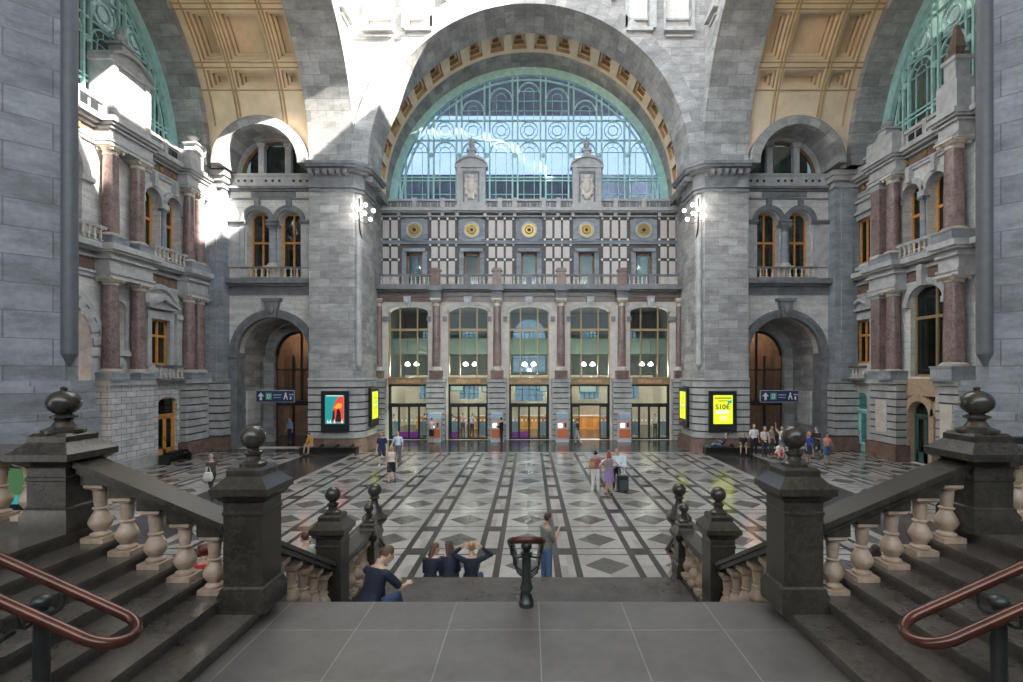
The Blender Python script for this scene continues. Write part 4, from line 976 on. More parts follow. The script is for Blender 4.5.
for c in PC+(-10.55,10.55):
    x0, x1 = (c-.66, c+.66) if abs(c) < 8 else (c-.35, c+.35)
    rustic(mb, x0, x1, 0, .5, 0, 4.15, 11, .075, .12)
    mb.box(x0-.04,x1+.04,0,.56,4.15,4.42)
mb.build('rusticated_pier', [M['rust'],M['joint']], w_)
mb = MB(Mx)
for c in PC:
    mb.box(c-.72,c-.42,0,.1,8.5,8.85).box(c+.42,c+.72,0,.1,8.5,8.85)
for c in (-10.3,10.3): mb.box(c-.4,c+.4,0,.1,8.5,8.85)
mold(mb, -10.8, 10.8, [(10.25,10.35,.12),(10.6,10.72,.35),(10.72,10.95,.62)], False)
for c in PC: mb.box(c-.4,c+.4,0,.62,10.1,10.72).box(c-.48,c+.48,0,.8,10.6,10.95)
mb.build('cornice', M['trim'], w_)
MB(Mx).box(-10.8,10.8,-.02,.06,10.35,10.6).box(-10.8,10.8,-.02,.04,9.9,10.25).build('frieze', M['brown'], w_)
mb = MB(Mx)
for c in BC: mb.box(c-HW,c+HW,-.45,-.05,3.98,4.45); mb.box(c-HW,c+HW,-.5,.02,4.38,4.5)
mb.build('bronze_beam', M['bronze'], w_)
mb = MB(Mx)
for c in BC: mb.box(c-.85,c+.85,-.06,0.0,4.05,4.34)
mb.build('beam_panel', plain('copper_panel', (.50,.30,.16), .45, var=.2), w_)
for i, lab in enumerate(('first from the left','second from the left','second from the right','first from the right')):
    column('red marble column of the ticket hall facade, '+lab, (PC[i], 36.7-.22), 4.42, 5.25, 9.55, 10.12, .29, .55, ped='brown')
for s_, lab in ((-1,'left'),(1,'right')):
    column('half-hidden red marble column in the %s corner of the facade' % lab, (s_*10.7, 36.55), 4.42, 5.25, 9.55, 10.12, .22, .55, ped='brown')
# tall windows above the doors
for i, c in enumerate(BC):
    t = struct('window_%d' % (30+i))
    mb = MB(Mx)
    for u in (c-.62, c+.62): mb.box(u-.045,u+.045,-.34,-.2,4.45,9.6)
    mb.box(c-HW,c+HW,-.34,-.18,7.85,8.0)
    for u in (c-HW, c+HW-.08): mb.box(u,u+.08,-.34,-.2,4.45,9.2)
    mb.build('frame', M['bronze'], t)
    MB(Mx).prism([(c-HW,4.45),(c+HW,4.45)]+arcpts(c,9.12,HW,0,180,12,.47), -.29, -.28).build('pane', M['glass'], t, smooth=False)
# glazed entrance doors
for i, c in enumerate(BC):
    t = struct('door_%d' % (1+i)); op = (i == 3)
    mb = MB(Mx)
    for u in (c-HW, c+HW-.14): mb.box(u,u+.14,-.45,-.2,0,3.98)
    mb.box(c-HW,c+HW,-.45,-.2,3.85,3.98).box(c-HW,c+HW,-.45,-.15,2.45,2.62)
    mb.build('frame', M['iron'], t)
    MB(Mx).box(c-HW+.14,c+HW-.14,-.33,-.32,2.62,3.85).build('pane', M['glass'], t, smooth=False)
    us = [(c-HW+.14,c-.72),(c-.72,c),(c,c+.72),(c+.72,c+HW-.14)]
    for k, (a,b) in enumerate(us):
        if op and k in (1,2): continue
        l = MB(Mx).box(a,a+.07,-.36,-.28,.02,2.45).box(b-.07,b,-.36,-.28,.02,2.45).box(a,b,-.36,-.28,.02,.14).box(a,b,-.36,-.28,2.35,2.45).build('leaf', M['iron'], t)
        MB(Mx).box(a+.05,b-.05,-.325,-.315,.14,2.35).build('pane', M['glass'], l, smooth=False)
        m = (a+b)/2
        for q in (-.14,.14): MB(Mx).box(m+q-.05,m+q+.05,-.31,-.305,1.32,1.43).build('sticker', M['dots'], l)
        if (i,k) in ((0,1),(0,2),(1,0),(2,0),(2,1)): MB(Mx).box(a+.05,b-.05,-.312,-.306,.14,.55).build('purple_panel', cloth((.22,.04,.26), .4), l)
        if k in (0,3): MB(Mx).box(a+.06,b-.06,-.345,-.335,.3,1.3).build('frosted_panel', plain('frosted_panel_%d_%d' % (i,k), (.36,.38,.40), .4), l)
# balcony over the facade
MB().box(-11.3,11.3,36.1,39.0,10.78,10.98).build('floor_balcony', M['trim'], kind='structure')
tb = balustrade('long balcony balustrade across the ticket hall facade', (-10.6,36.25,10.98), (10.6,36.25,10.98), .8, sbal(.56,.16), 70, .56, rw=.26, rh=.13, mats=(M['trim'],M['trim']), plinth=.1, pw=.24)
for c in PC: MB().box(c-.3+10.6,c+.3+10.6,-.22,.2,0,1.0).box(c-.38+10.6,c+.38+10.6,-.28,.26,1.0,1.14).box(c-.3+10.6,c+.3+10.6,-.2,.2,1.14,1.24).build('pedestal', M['brown'], tb)
for c in BC: MB().box(c-.2+10.6,c+.2+10.6,-.14,.14,0,.75).build('pedestal', M['trim'], tb)
# upper storey with chequered panels
Mx = FR(38.8); w_ = struct('wall_far_upper'); UC = [k*4.335 for k in (-2,-1,0,1,2)]
MB(Mx).wall(rect(-11.4,11.4,10.8,17.0), [rect(c-.6,c+.6,11.0,13.85) for c in UC], -.5, 0).build('facing', plain('dark_brown_stone', (.085,.078,.075), .5, var=.3, scale=2), w_)
mb, md = MB(Mx), MB(Mx)
rows = ((15.0,16.35),(13.5,14.35),(11.1,13.25))
for k in range(-3, 3):
    ctr = (k+.5)*4.335
    for q in (-.65,0,.65):
        u = ctr+q
        if abs(u) > 11.1: continue
        for z0,z1 in rows: mb.box(u-.24,u+.24,0,.07,z0,z1)
    for q in (-.975,-.325,.325,.975):
        if abs(ctr+q) > 11.2: continue
        for z in (13.38,14.5,14.9,16.48): md.box(ctr+q-.07,ctr+q+.07,0,.1,z-.07,z+.07)
mb.build('pale_panel', M['panel'], w_); md.build('white_boss', M['dots'], w_)
mb = MB(Mx)
for c in UC:
    mb.box(c-.95,c-.6,0,.12,11,14.0).box(c+.6,c+.95,0,.12,11,14.0).box(c-.85,c+.85,0,.28,13.95,14.2)
    mb.box(c-.72,c+.72,-.05,.04,14.85,16.5).box(c-1.0,c-.72,0,.1,14.9,16.4).box(c+.72,c+1.0,0,.1,14.9,16.4)
mold(mb, -11.3, 11.3, [(14.55,14.72,.14),(14.72,14.8,.2)], False)
mb.build('window_surround', M['blue'], w_)
mb = MB(Mx); mold(mb, -11.3, 11.3, [(16.6,16.72,.12),(16.85,16.95,.4),(16.95,17.1,.6)], False)
for c in (-9.8,-7.5,-6.5,-5.4,-3.3,-2.17,-1.1,1.1,2.17,3.3,5.4,6.5,7.5,9.8): mb.box(c-.12,c+.12,0,.4,16.55,16.9)
mb.build('cornice', M['trim_l'], w_)
for c in UC:
    r = MB(Mx).arch(c, 15.62, .5, .62, 0, .12, 0, 360, 28).build('medallion_rim', M['trim_l'], w_)
    m = MB(Mx).arch(c, 15.62, .34, .5, 0, .10, 0, 360, 28).arch(c, 15.62, .14, .24, 0, .14, 0, 360, 20)
    for k in range(12): a = 2*pi*k/12; m.tube([(c+.15*math.cos(a),.06,15.62+.15*math.sin(a)),(c+.38*math.cos(a),.08,15.62+.38*math.sin(a))], .025, 5)
    m.build('medallion', M['gold'], w_)
    MB(Mx).ball((c,.06,15.62), .13, .05, .13, 12, 8).build('medallion_centre', M['black'], w_)
for i, c in enumerate(UC):
    t = struct('window_%d' % (40+i)); window_frame(t, Mx, c-.6, c+.6, 11.0, 13.85, -.2, M['dwood'], glassy('office_glass_%d' % i, (.30,.42,.45), .25, (.32,.40,.42), .2), (), (), .16)
mp, mh = MB(Mx), MB(Mx)
mp.box(-11.3,11.3,-.1,.35,17.1,17.25).box(-11.3,11.3,-.1,.38,17.72,17.88).box(-11.3,11.3,-.1,.2,17.2,17.75)
u = -10.9
while u < 11: 
    mh.box(u-.22,u+.22,.19,.24,17.33,17.65); mh.box(u+.3,u+.42,.19,.24,17.33,17.65); u += .75
for c in (-10.9,-8.6,-6.5,-2.2,-1.1,1.1,2.2,6.5,8.6,10.9): mp.box(c-.17,c+.17,-.1,.42,17.1,17.95)
mp.build('parapet', M['trim_l'], w_); mh.build('parapet_hole', M['trim'], w_)
for c in (UC[1], UC[3]): aedicule(w_, Mx, c, 1.08, -.1, .5, 17.1)
MB().box(-14,14,48,48.4,9.9,23.4).build('wall_rear_top', ashlar('rear_stone', (.26,.26,.27), 1.6, 3.0, .3, .4), kind='structure')

# ------------------------------------------------------------------ ticket hall behind the facade
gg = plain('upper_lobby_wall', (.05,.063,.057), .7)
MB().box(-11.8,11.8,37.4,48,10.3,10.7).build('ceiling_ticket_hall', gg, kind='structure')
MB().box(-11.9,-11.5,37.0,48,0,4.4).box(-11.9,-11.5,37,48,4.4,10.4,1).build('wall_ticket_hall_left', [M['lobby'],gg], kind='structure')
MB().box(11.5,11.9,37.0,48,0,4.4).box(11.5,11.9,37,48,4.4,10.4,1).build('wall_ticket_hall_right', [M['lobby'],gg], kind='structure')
hl = [archhole(-1.5,1.5,4.9,8.3), rect(-1.3,1.3,2.2,4.3)]
for c in (-5.6,-9.3,5.6,9.3): hl += [archhole(c-.7,c+.7,7.8,8.3), rect(c-.9,c+.9,2.4,4.4)]
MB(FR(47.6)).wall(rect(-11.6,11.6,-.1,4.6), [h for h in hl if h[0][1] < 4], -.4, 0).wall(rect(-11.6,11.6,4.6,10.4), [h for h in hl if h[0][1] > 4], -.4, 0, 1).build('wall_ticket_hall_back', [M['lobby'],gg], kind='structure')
t = struct('window_50'); mb = MB(FR(47.6))
for h in hl:
    us = [p[0] for p in h]; zs_ = [p[1] for p in h]; a, b, z0, z1 = min(us), max(us), min(zs_), max(zs_)
    for k in range(1, 4): mb.box(a+(b-a)*k/4-.04, a+(b-a)*k/4+.04, -.2, -.1, z0, z1)
    for k in range(1, 4): mb.box(a, b, -.2, -.1, z0+(z1-z0)*k/4-.03, z0+(z1-z0)*k/4+.03)
mb.build('frame', M['iron'], t)
MB(FR(47.6)).box(-11.4,11.4,-.3,-.29,2.0,9.95).build('pane', glassy('hall_back_glass', (.22,.27,.30), .25, (.25,.32,.36), .05), t)
MB().box(-11.5,11.5,43.0,43.2,6.6,7.7).box(-11.5,11.5,43.0,47.6,6.4,6.6).build('floor_gallery', plain('gallery_green', (.075,.115,.10), .5), kind='structure')
for c in (-7,-2.3,2.3,7):
    MB().lathe([(.22,0),(.22,.3),(.15,.35),(.15,6.2),(.22,6.4)], (c,43.3,0), 14).build('pillar', M['brown'], kind='structure')
ct = None
for i, (c, hw_) in enumerate(((-7.8,1.9),(-3.4,1.8),(1.0,1.9),(5.2,1.6))):
    t = thing('ticket_counter', 'wooden ticket counter inside the hall, %s from the left' % ('first','second','third','last')[i], 'counter', (c,44.2,0))
    MB().box(-hw_,hw_,-.3,.3,0,1.08).build('body', M['wood'], t)
    MB().box(-hw_-.06,hw_+.06,-.4,.35,1.08,1.15).build('top', M['cream'], t)
    for k in (-.5,0,.5): MB().box(k*hw_*1.2-.3,k*hw_*1.2+.3,-.33,-.3,.15,.95).build('front_panel', plain('counter_panel_%d%d' % (i,int(k*2+2)), (.42,.20,.06), .4), t)
for i, c in enumerate(BC):
    for q in (-.35,.35):
        t = thing('pendant_lamp', 'white glass pendant lamp behind the facade, %s of the pair in the %s tall window' % ('left' if q < 0 else 'right', ('first','second','middle','fourth','last')[i]), 'lamp', (c*1.06+q,40.2,5.5))
        MB().tube([(0,0,.1),(0,0,4.8)], .015, 6).build('cord', M['iron'], t)
        MB().lathe([(.04,.16),(.09,.13),(.19,0),(.2,-.05),(.15,-.11),(.05,-.14)], n=16).build('shade', M['lamp'], t)
    L = bpy.data.lights.new('lamp_light', 'POINT'); L.energy = 330; L.color = (1,.9,.78); L.shadow_soft_size = .3
    lo = bpy.data.objects.new('lamp_light', L); COL.objects.link(lo); lo.parent = t; lo.location = (-.35,0,-.5)
for i, (x, z) in enumerate(((-6.3,3.6),(-3.3,3.5),(1.6,3.55),(5.0,3.5))):
    t = thing('departure_screen', 'dark departure screen hanging in the ticket hall, %s of four' % ('leftmost','second','third','rightmost')[i], 'screen', (x,43.6,z))
    MB().box(-.75,.75,-.06,.06,-.35,.35).build('case', M['black'], t); MB().box(-.68,.68,-.07,-.06,-.29,.29).build('display', emit('screen_%d' % i, (.12,.17,.16), .6), t)
    for q in (-.5,.5): MB().box(q-.015,q+.015,-.015,.015,.35,2.96).build('hanger', M['iron'], t)
# ticket machines before the piers
scr = emit('screen_glow', (.75,.85,.9), .9)
for i, c in enumerate(PC):
    t = thing('ticket_machine', 'white and orange ticket machine before the %s facade pier' % ('first','second','third','fourth')[i]+(', from the left'), 'ticket machine', (c+.05,35.85,0))
    MB().box(-.42,.42,-.3,.3,0,2.02).box(-.45,.45,-.33,.33,0,.12).build('body', pal('machine_white_%d' % i, (.55,.57,.60), .4), t)
    MB().box(-.39,.39,-.34,-.3,.3,.9).build('lower_panel', pal('machine_orange_%d' % i, (.62,.17,.07), .4), t)
    MB().box(-.39,.39,-.32,-.3,.92,1.5).build('upper_panel', pal('machine_salmon_%d' % i, (.60,.38,.32), .4), t)
    MB().box(-.3,.0,-.345,-.32,1.0,1.3).build('display', scr, t)
    MB().box(.15,.27,-.35,-.32,1.05,1.35).build('keypad', M['black'], t)
    MB().box(-.42,.42,-.35,-.3,1.6,1.98).build('header', pal('machine_blue_%d' % i, (.36,.46,.55), .4), t)

# ------------------------------------------------------------------ lit posters, signs, benches
def text(s_, size, mat, parent, loc, rot=(pi/2,0,0), ext=.004, align='CENTER'):
    cu = bpy.data.curves.new('lettering', 'FONT'); cu.body = s_; cu.size = size; cu.extrude = ext; cu.align_x = align; cu.offset = size*.008; cu.materials.append(mat)
    f = bpy.data.objects.new('lettering', cu); me = bpy.data.meshes.new_from_object(f); o = bpy.data.objects.new('lettering', me); COL.objects.link(o); bpy.data.objects.remove(f); o.parent = parent; o.location = loc; o.rotation_euler = rot; return o
yel = emit('poster_yellow', (.72,.80,.03), .5); teal = emit('poster_teal', (.03,.40,.40), .2); orr = emit('poster_red', (.8,.07,.04), .3); oro = emit('poster_orange', (1,.30,.04), .5); pale = emit('poster_pale', (.75,.8,.7), .38); dkp = plain('poster_dark', (.03,.03,.05), .4)
def lightbox(label, loc, rz, wd, ht):
    t = thing('poster_lightbox', label, 'poster', loc, rz)
    f = MB().box(-wd/2-.25,wd/2+.25,-.02,.14,-.5,ht+.25); f.build('case', M['black'], t)
    return t
ypos = 30.83-.14-.03
tl = lightbox('lit teal and red poster in a black case on the left far pier', (-11.62, ypos, 1.75), 0, 1.15, 1.72)
MB().box(-.575,.575,-.035,-.02,0,1.72).build('sheet', teal, tl)
MB().prism([(-.12,.1),(.55,.1),(.55,1.65),(.3,1.66),(.05,1.35),(-.1,.9)], -.045, -.035).build('red_shape', orr, tl)
MB().prism([(-.05,1.0),(.2,1.25),(.45,1.2),(.4,.95),(.1,.9)], -.05, -.045).build('orange_shape', oro, tl)
mb = MB().prism([(.05,.15),(.4,.15),(.36,.7),(.26,.95),(.16,.85)], -.055, -.05); mb.prism([(-.15,.2),(0,.2),(.02,.75),(-.1,.8)], -.055, -.05); mb.build('dark_figure', dkp, tl)
mb = MB()
for x in (-.4,-.25,.0,.45): mb.prism([(x-.07,.05),(x+.07,.05),(x,.3)], -.058, -.053)
mb.build('pale_figure', pale, tl); MB().box(-.5,.5,-.04,-.035,1.66,1.71).build('headline', pale, tl)
tr = lightbox('lit yellow price poster in a black case on the right far pier', (11.62, ypos, 1.75), 0, 1.15, 1.72)
MB().box(-.575,.575,-.035,-.02,0,1.72).build('sheet', yel, tr)
text('S10€', .42, dkp, tr, (-.02,-.05,.88), ext=.012)
mb = MB().box(-.5,.5,-.045,-.035,1.52,1.58).box(-.3,.3,-.045,-.035,1.36,1.40); mb.build('small_print', dkp, tr)
MB().box(-.45,.35,-.045,-.035,.62,.82).build('pale_band', pale, tr); MB().prism([(.25,1.2),(.5,1.25),(.52,1.42),(.3,1.4)], -.045, -.035).build('badge', teal, tr)
MB().box(-.2,.25,-.045,-.035,.2,.5).build('pale_patch', emit('poster_lemon', (.9,.9,.3), .5), tr)
for s, sd in ((-1,'left'), (1,'right')):
    t = lightbox('narrow yellow poster on the inner face of the %s far pier' % sd, (s*9.86, 32.75, 1.9), (pi/2 if s < 0 else -pi/2), 1.15, 1.72)
    MB().box(-.575,.575,-.035,-.02,0,1.72).build('sheet', yel, t)
    mb = MB()
    for z in (.3,.6,.95,1.25): mb.box(-.3,.35,-.045,-.035,z,z+.14)
    mb.build('print', emit('poster_olive_'+sd, (.45,.55,.03), .6), t); MB().box(-.4,.4,-.045,-.035,.8,.92).build('pale_band', pale, t)
t = lightbox('yellow notice behind the upper right balustrade', (9.6, 9.4, 2.55), 0, 1.0, .82)
MB().box(-.75,.75,-.035,-.02,0,.9).build('sheet', yel, t)
MB().box(-.6,-.5,0,.1,-2.55,-.4).box(.5,.6,0,.1,-2.55,-.4).build('stand', M['iron'], t)
text('bon', .3, dkp, t, (-.71,-.05,.48), align='LEFT', ext=.01); text('nie', .24, dkp, t, (-.69,-.05,.24), align='LEFT', ext=.01)
MB().prism([(-.3,.05),(.5,.05),(.6,.2),(-.1,.2)], -.045, -.035).build('swoosh', M['black'], t)
t = lightbox('green notice behind the upper left balustrade', (-9.15, 9.4, 2.45), 0, .9, .62)
MB().box(-.6,.6,-.035,-.02,0,.6).build('sheet', emit('poster_green', (.10,.22,.09), .06), t); MB().box(-.6,.6,-.04,-.035,-.05,.12).build('band', teal, t); MB().box(-.5,-.4,0,.1,-2.45,-.4).box(.4,.5,0,.1,-2.45,-.4).build('stand', M['iron'], t)
nav = plain('sign_navy', (.015,.03,.10), .4); grn = plain('sign_green', (.08,.42,.25), .4); wht = plain('sign_white', (.8,.82,.85), .4)
for s, sd in ((-1,'left'), (1,'right')):
    t = thing('direction_sign', 'blue hanging direction sign with white arrow in the %s doorway' % sd, 'sign', (-15.79 if s < 0 else 15.6, 31.9, 3.35))
    MB().box(-1.16,1.16,-.05,.05,-.34,.34).build('board', nav, t)
    MB().box(-1.2,1.2,-.04,.04,-.38,-.34).box(-1.2,1.2,-.04,.04,.34,.38).box(-1.2,-1.16,-.04,.04,-.38,.38).box(1.16,1.2,-.04,.04,-.38,.38).build('edge', M['trim_l'], t)
    MB().prism([(-.88,.24),(-1.08,.0),(-.95,.0),(-.95,-.24),(-.81,-.24),(-.81,0),(-.68,0)], -.065, -.05).build('arrow', wht, t)
    MB().box(-.58,-.2,-.06,-.05,-.22,.22).build('icon_field', grn, t); mb = MB().box(-.5,-.28,-.066,-.06,.06,.14).box(-.5,-.28,-.066,-.06,-.14,-.06).box(-.5,-.44,-.066,-.06,-.14,.14).box(-.34,-.28,-.066,-.06,-.14,.14); mb.build('icon', wht, t)
    MB().box(-.1,.4,-.06,-.05,.06,.12).box(-.1,.36,-.06,-.05,-.1,-.05).build('small_print', plain('sign_pale_'+sd, (.4,.48,.6), .5), t)
    mb = MB().prism([(.52,-.2),(.58,-.2),(.66,0),(.74,-.2),(.8,-.2),(.72,.1),(.6,.1)], -.062, -.05); mb.ball((.66,-.055,.17), .06, .01, .06, 10, 6)
    mb.box(.92,1.02,-.062,-.05,-.2,-.02).box(.88,.98,-.062,-.05,.08,.14).box(1.03,1.12,-.062,-.05,.08,.14); mb.build('pictogram', wht, t)
    for q in (-.9,.9): MB().box(q-.012,q+.012,-.012,.012,.38,2.2 if s < 0 else 2.2).build('hanger', M['iron'], t)
    MB().tube([(-1.8,0,.62),(1.75,0,.62)], .012, 6).build('wire', M['iron'], t)
def bench(label, loc, L_, rz=0):
    t = thing('bench', label, 'bench', loc, rz)
    MB().box(-L_/2,L_/2,-.28,.28,.38,.46).build('seat', M['black'], t)
    for q in (-L_/2+.05, L_/2-.05): MB().box(q-.05,q+.05,-.26,.26,0,.38).build('leg', M['iron'], t)
    MB().box(-L_/2+.1,L_/2-.1,-.02,.02,.1,.38).build('stretcher', M['iron'], t)
    for k in range(4): MB().box(-L_/2+.3+k*(L_-.6)/3-.03,-L_/2+.3+k*(L_-.6)/3+.03,-.27,.27,.46,.62).build('armrest', M['iron'], t)
    return t
bench('long black bench against the left far pier', (-11.7, 30.05, 0), 3.3)
bench('long black bench against the right far pier', (11.6, 30.05, 0), 2.6)
bench('low dark bench by the orange door of the left wall', (-19.0, 27.6, 0), 1.8, pi/2)

# ------------------------------------------------------------------ people
def V(*a): return Vector(a)
def loft(mb, rings, n=14):
    vs_, fs = [], []
    for c, rx, ry, B in rings:
        for i in range(n):
            a = 2*pi*i/n; vs_.append(c + B @ Vector((rx*math.cos(a), ry*math.sin(a), 0)))
    for j in range(len(rings)-1):
        for i in range(n): fs.append((j*n+i, j*n+(i+1)%n, (j+1)*n+(i+1)%n, (j+1)*n+i))
    fs += [tuple(range(n))[::-1], tuple(range((len(rings)-1)*n, len(rings)*n))]
    mb.add(vs_, fs)
def limb(mb, pts, rr, n=10):
    P = [Vector(p) for p in pts]; out, ro = [], []
    for i in range(len(P)-1):
        for k in range(3): out.append(P[i].lerp(P[i+1], k/3)); ro.append(rr[i]+(rr[i+1]-rr[i])*k/3)
    out.append(P[-1]); ro.append(rr[-1])
    mb.tube(out, ro, n); mb.ball(P[0], rr[0], n=10, m=8); mb.ball(P[-1], rr[-1], n=10, m=8)
    for i in range(1, len(P)-1): mb.ball(P[i], rr[i], n=10, m=8)
def remesh(o, vox, it=3):
    m = o.modifiers.new('surface', 'REMESH'); m.mode = 'VOXEL'; m.voxel_size = vox; m.use_smooth_shade = True
    q = o.modifiers.new('smooth', 'SMOOTH'); q.factor = .5; q.iterations = it
    return o
SK = (.56,.36,.26); SK2 = (.42,.26,.18)
STAND = ((V(.05,.02,-1),V(.02,-.02,-1)),(V(.05,0,-1),V(.02,-.03,-1)))
WALK = ((V(.03,.42,-1),V(.0,-.05,-1)),(V(.03,-.22,-1),V(0,-.6,-1)))
SIT = ((V(.16,1,.05),V(.02,.12,-1)),(V(.16,1,.05),V(.02,.18,-1)))
DOWN = ((V(.18,.02,-1),V(.08,.22,-1)),(V(.18,-.02,-1),V(.08,.18,-1)))
def person(label, x, y, z=0, yaw=0, h=1.72, top=(.5,.5,.5), bot=(.1,.1,.12), hair=(.09,.05,.03), skin=SK, shoes=(.05,.05,.05), arms=DOWN, legs=STAND,
           lean=0, hp=0, hy=0, pz=None, sleeve=.75, lower='trousers', style='short', vox=.011, female=False, roll=0, bag=None, group=None):
    k = h/1.79
    T = Matrix.Rotation(-R_(lean), 3, 'X'); HRm = T @ Matrix.Rotation(R_(hy), 3, 'Z') @ Matrix.Rotation(-R_(hp), 3, 'X')
    LT, LS, UA, FA = .42, .42, .285, .25
    j = {}
    for i, s in enumerate((1,-1)):
        th, sh = legs[i]; th = V(th.x*s,th.y,th.z).normalized(); sh = V(sh.x*s,sh.y,sh.z).normalized()
        hip = V(.088*s,0,-.05); kn = hip+th*LT; an = kn+sh*LS; j[i] = (hip,kn,an,sh)
    low = min(j[0][2].z, j[1][2].z)
    P = V(0,0, (pz/k if pz is not None else -low+.075))
    wst = .118 if female else .135; hips = .172 if female else .16; shd = .155 if female else .172
    tor = [(-.11,.10,.09),(-.05,hips,.118),(.03,hips,.118),(.17,wst,.098),(.33,.150,.113),(.43,shd,.10),(.49,.135,.085),(.535,.065,.066),(.58,.056,.06),(.61,.055,.06)]
    def torso(mb, lo, hi, g):
        R = [(P+T@V(0,0,t), rx+g, ry+g, T) for t, rx, ry in tor if lo <= t <= hi]; loft(mb, R)
    body = MB(); torso(body, -1, 1, 0)
    H0 = P+T@V(0,.015,.585); HC = H0+HRm@V(0,.03,.115)
    body.ball(HC, .074, .094, .112, 14, 10, R=HRm); body.ball(HC+HRm@V(0,.035,-.06), .054, .058, .058, 12, 8, R=HRm)
    body.ball(HC+HRm@V(0,.10,-.015), .014, .02, .026, 8, 6, R=HRm)
    for s in (1,-1): body.ball(HC+HRm@V(.076*s,-.005,-.01), .012, .02, .03, 8, 6, R=HRm)
    shirt, trs = MB(), MB(); shs = []
    for i, s in enumerate((1,-1)):
        ua, fa = arms[i]; ua = T@V(ua.x*s,ua.y,ua.z).normalized(); fa = T@V(fa.x*s,fa.y,fa.z).normalized()
        S = P+T@V((shd+.012)*s,0,.435); E = S+ua*UA; W = E+fa*FA
        limb(body, [S-T@V(.05*s,0,-.005),S,E,W], [.05,.05,.038,.026])
        side = fa.cross(T@V(0,1,0) if abs(fa.y) < .8 else V(0,0,1)).normalized(); nrm = side.cross(fa).normalized()
        Rm = Matrix((side, nrm, fa)).transposed()
        body.ball(W+fa*.05, .038, .018, .055, 10, 8, R=Rm)
        for q, ln in ((-.03,.062),(-.01,.075),(.01,.08),(.03,.07)):
            b = W+fa*.085+side*q; limb(body, [b, b+fa*ln*.55+nrm*.006, b+fa*ln*.95+nrm*.03], [.0095,.009,.0075], 6)
        b = W+fa*.03+side*.036*s; limb(body, [b, b+side*.03*s+fa*.03+nrm*.01, b+side*.035*s+fa*.06+nrm*.02], [.011,.010,.008], 6)
        if sleeve > 0:
            if sleeve <= 1: limb(shirt, [S-T@V(.05*s,0,-.005),S,S.lerp(E,sleeve)], [.062,.064,.058])
            else: limb(shirt, [S-T@V(.05*s,0,-.005),S,E,E.lerp(W,.93)], [.062,.064,.052,.04])
        hip, kn, an, sh = j[i]; hip, kn, an = P+hip, P+kn, P+an
        limb(body, [hip,hip.lerp(kn,.5),kn,kn.lerp(an,.35),an], [.086,.076,.056,.056,.038])
        f = V(.12*s,1,0).normalized() if sh.z < -.5 else V(0,.5,-.8).normalized()
        sho = MB(); shs.append(sho)
        for m_, g in ((body,0),(sho,.012)):
            limb(m_, [an+V(0,-.03,-.035), an+f*.10+V(0,0,-.05), an+f*.17+V(0,0,-.055)], [.032+g,.03+g,.022+g], 8)
        if lower == 'trousers': limb(trs, [hip,hip.lerp(kn,.5),kn,an.lerp(kn,.06)], [.101,.092,.072,.056])
        elif lower == 'shorts': limb(trs, [hip,hip.lerp(kn,.85)], [.102,.092])
    if lower in ('trousers','shorts'): torso(trs, -.2, .18, .014)
    elif lower in ('skirt','dress'):
        kn = (j[0][1]+j[1][1])/2+P
        q = P+V(0,0,-.05); d = kn-q; zz = [(q.lerp(q+d*.95, t), .19+.05*t, .135+.06*t+abs(d.y)*.1, Matrix.Identity(3)) for t in (0,.3,.6,1)]
        loft(trs, zz); torso(trs, -.2, .18, .014)
    torso(shirt, -.02 if lower != 'dress' else -.1, .50, .016)
    place_ = lambda o: o
    o = body.build('person', cloth(skin, .55)); remesh(o, vox)
    o.location = (x,y,z); o.rotation_euler = (0,R_(roll),R_(yaw)); o.scale = (k,k,k)
    tag(o, label, 'person', group)
    remesh(shirt.build('shirt' if lower != 'dress' else 'dress_top', cloth(top), o), vox*1.2)
    remesh(trs.build({'trousers':'trousers','shorts':'shorts','skirt':'skirt','dress':'skirt'}[lower], cloth(bot), o), vox*1.2)
    for q in shs: remesh(q.build('shoe', cloth(shoes, .5), o), vox*1.1)
    hm = MB(); hm.ball(HC+HRm@V(0,-.018,.022), .083, .092, .108, 14, 10, R=HRm)
    if style in ('long','pony'):
        hm.ball(HC+HRm@V(0,-.055,-.05), .075, .055, .11, 12, 8, R=HRm)
    if style == 'long':
        for s in (-1,0,1): limb(hm, [HC+HRm@V(.05*s,-.06,.0), HC+HRm@V(.06*s,-.075,-.14), HC+HRm@V(.055*s,-.085,-.27)], [.045,.05,.03], 8)
    if style == 'pony': limb(hm, [HC+HRm@V(0,-.10,.03), HC+HRm@V(0,-.15,-.06), HC+HRm@V(0,-.13,-.2)], [.03,.035,.012], 8)
    if style == 'bun': hm.ball(HC+HRm@V(0,-.09,.06), .05, n=10, m=8)
    if style == 'curly':
        for a in range(12):
            t = a*2.4; hm.ball(HC+HRm@V(.085*math.cos(t),-.03+.06*math.sin(t),.03+.07*math.sin(a*1.3)), .055, n=8, m=6)
    remesh(hm.build('hair', cloth(hair, .6), o), .010)
    for s in (1,-1): MB().ball(HC+HRm@V(.03*s,.085,.005), .011, .008, .009, 8, 6, R=HRm).build('eye', M['black'], o)
    MB().ball(HC+HRm@V(0,.088,-.062), .022, .008, .006, 8, 6, R=HRm).build('mouth', cloth((.35,.12,.10)), o)
    return o
def A(*a): return (V(*a[:3]), V(*a[3:]))
navy = (.012,.017,.035)
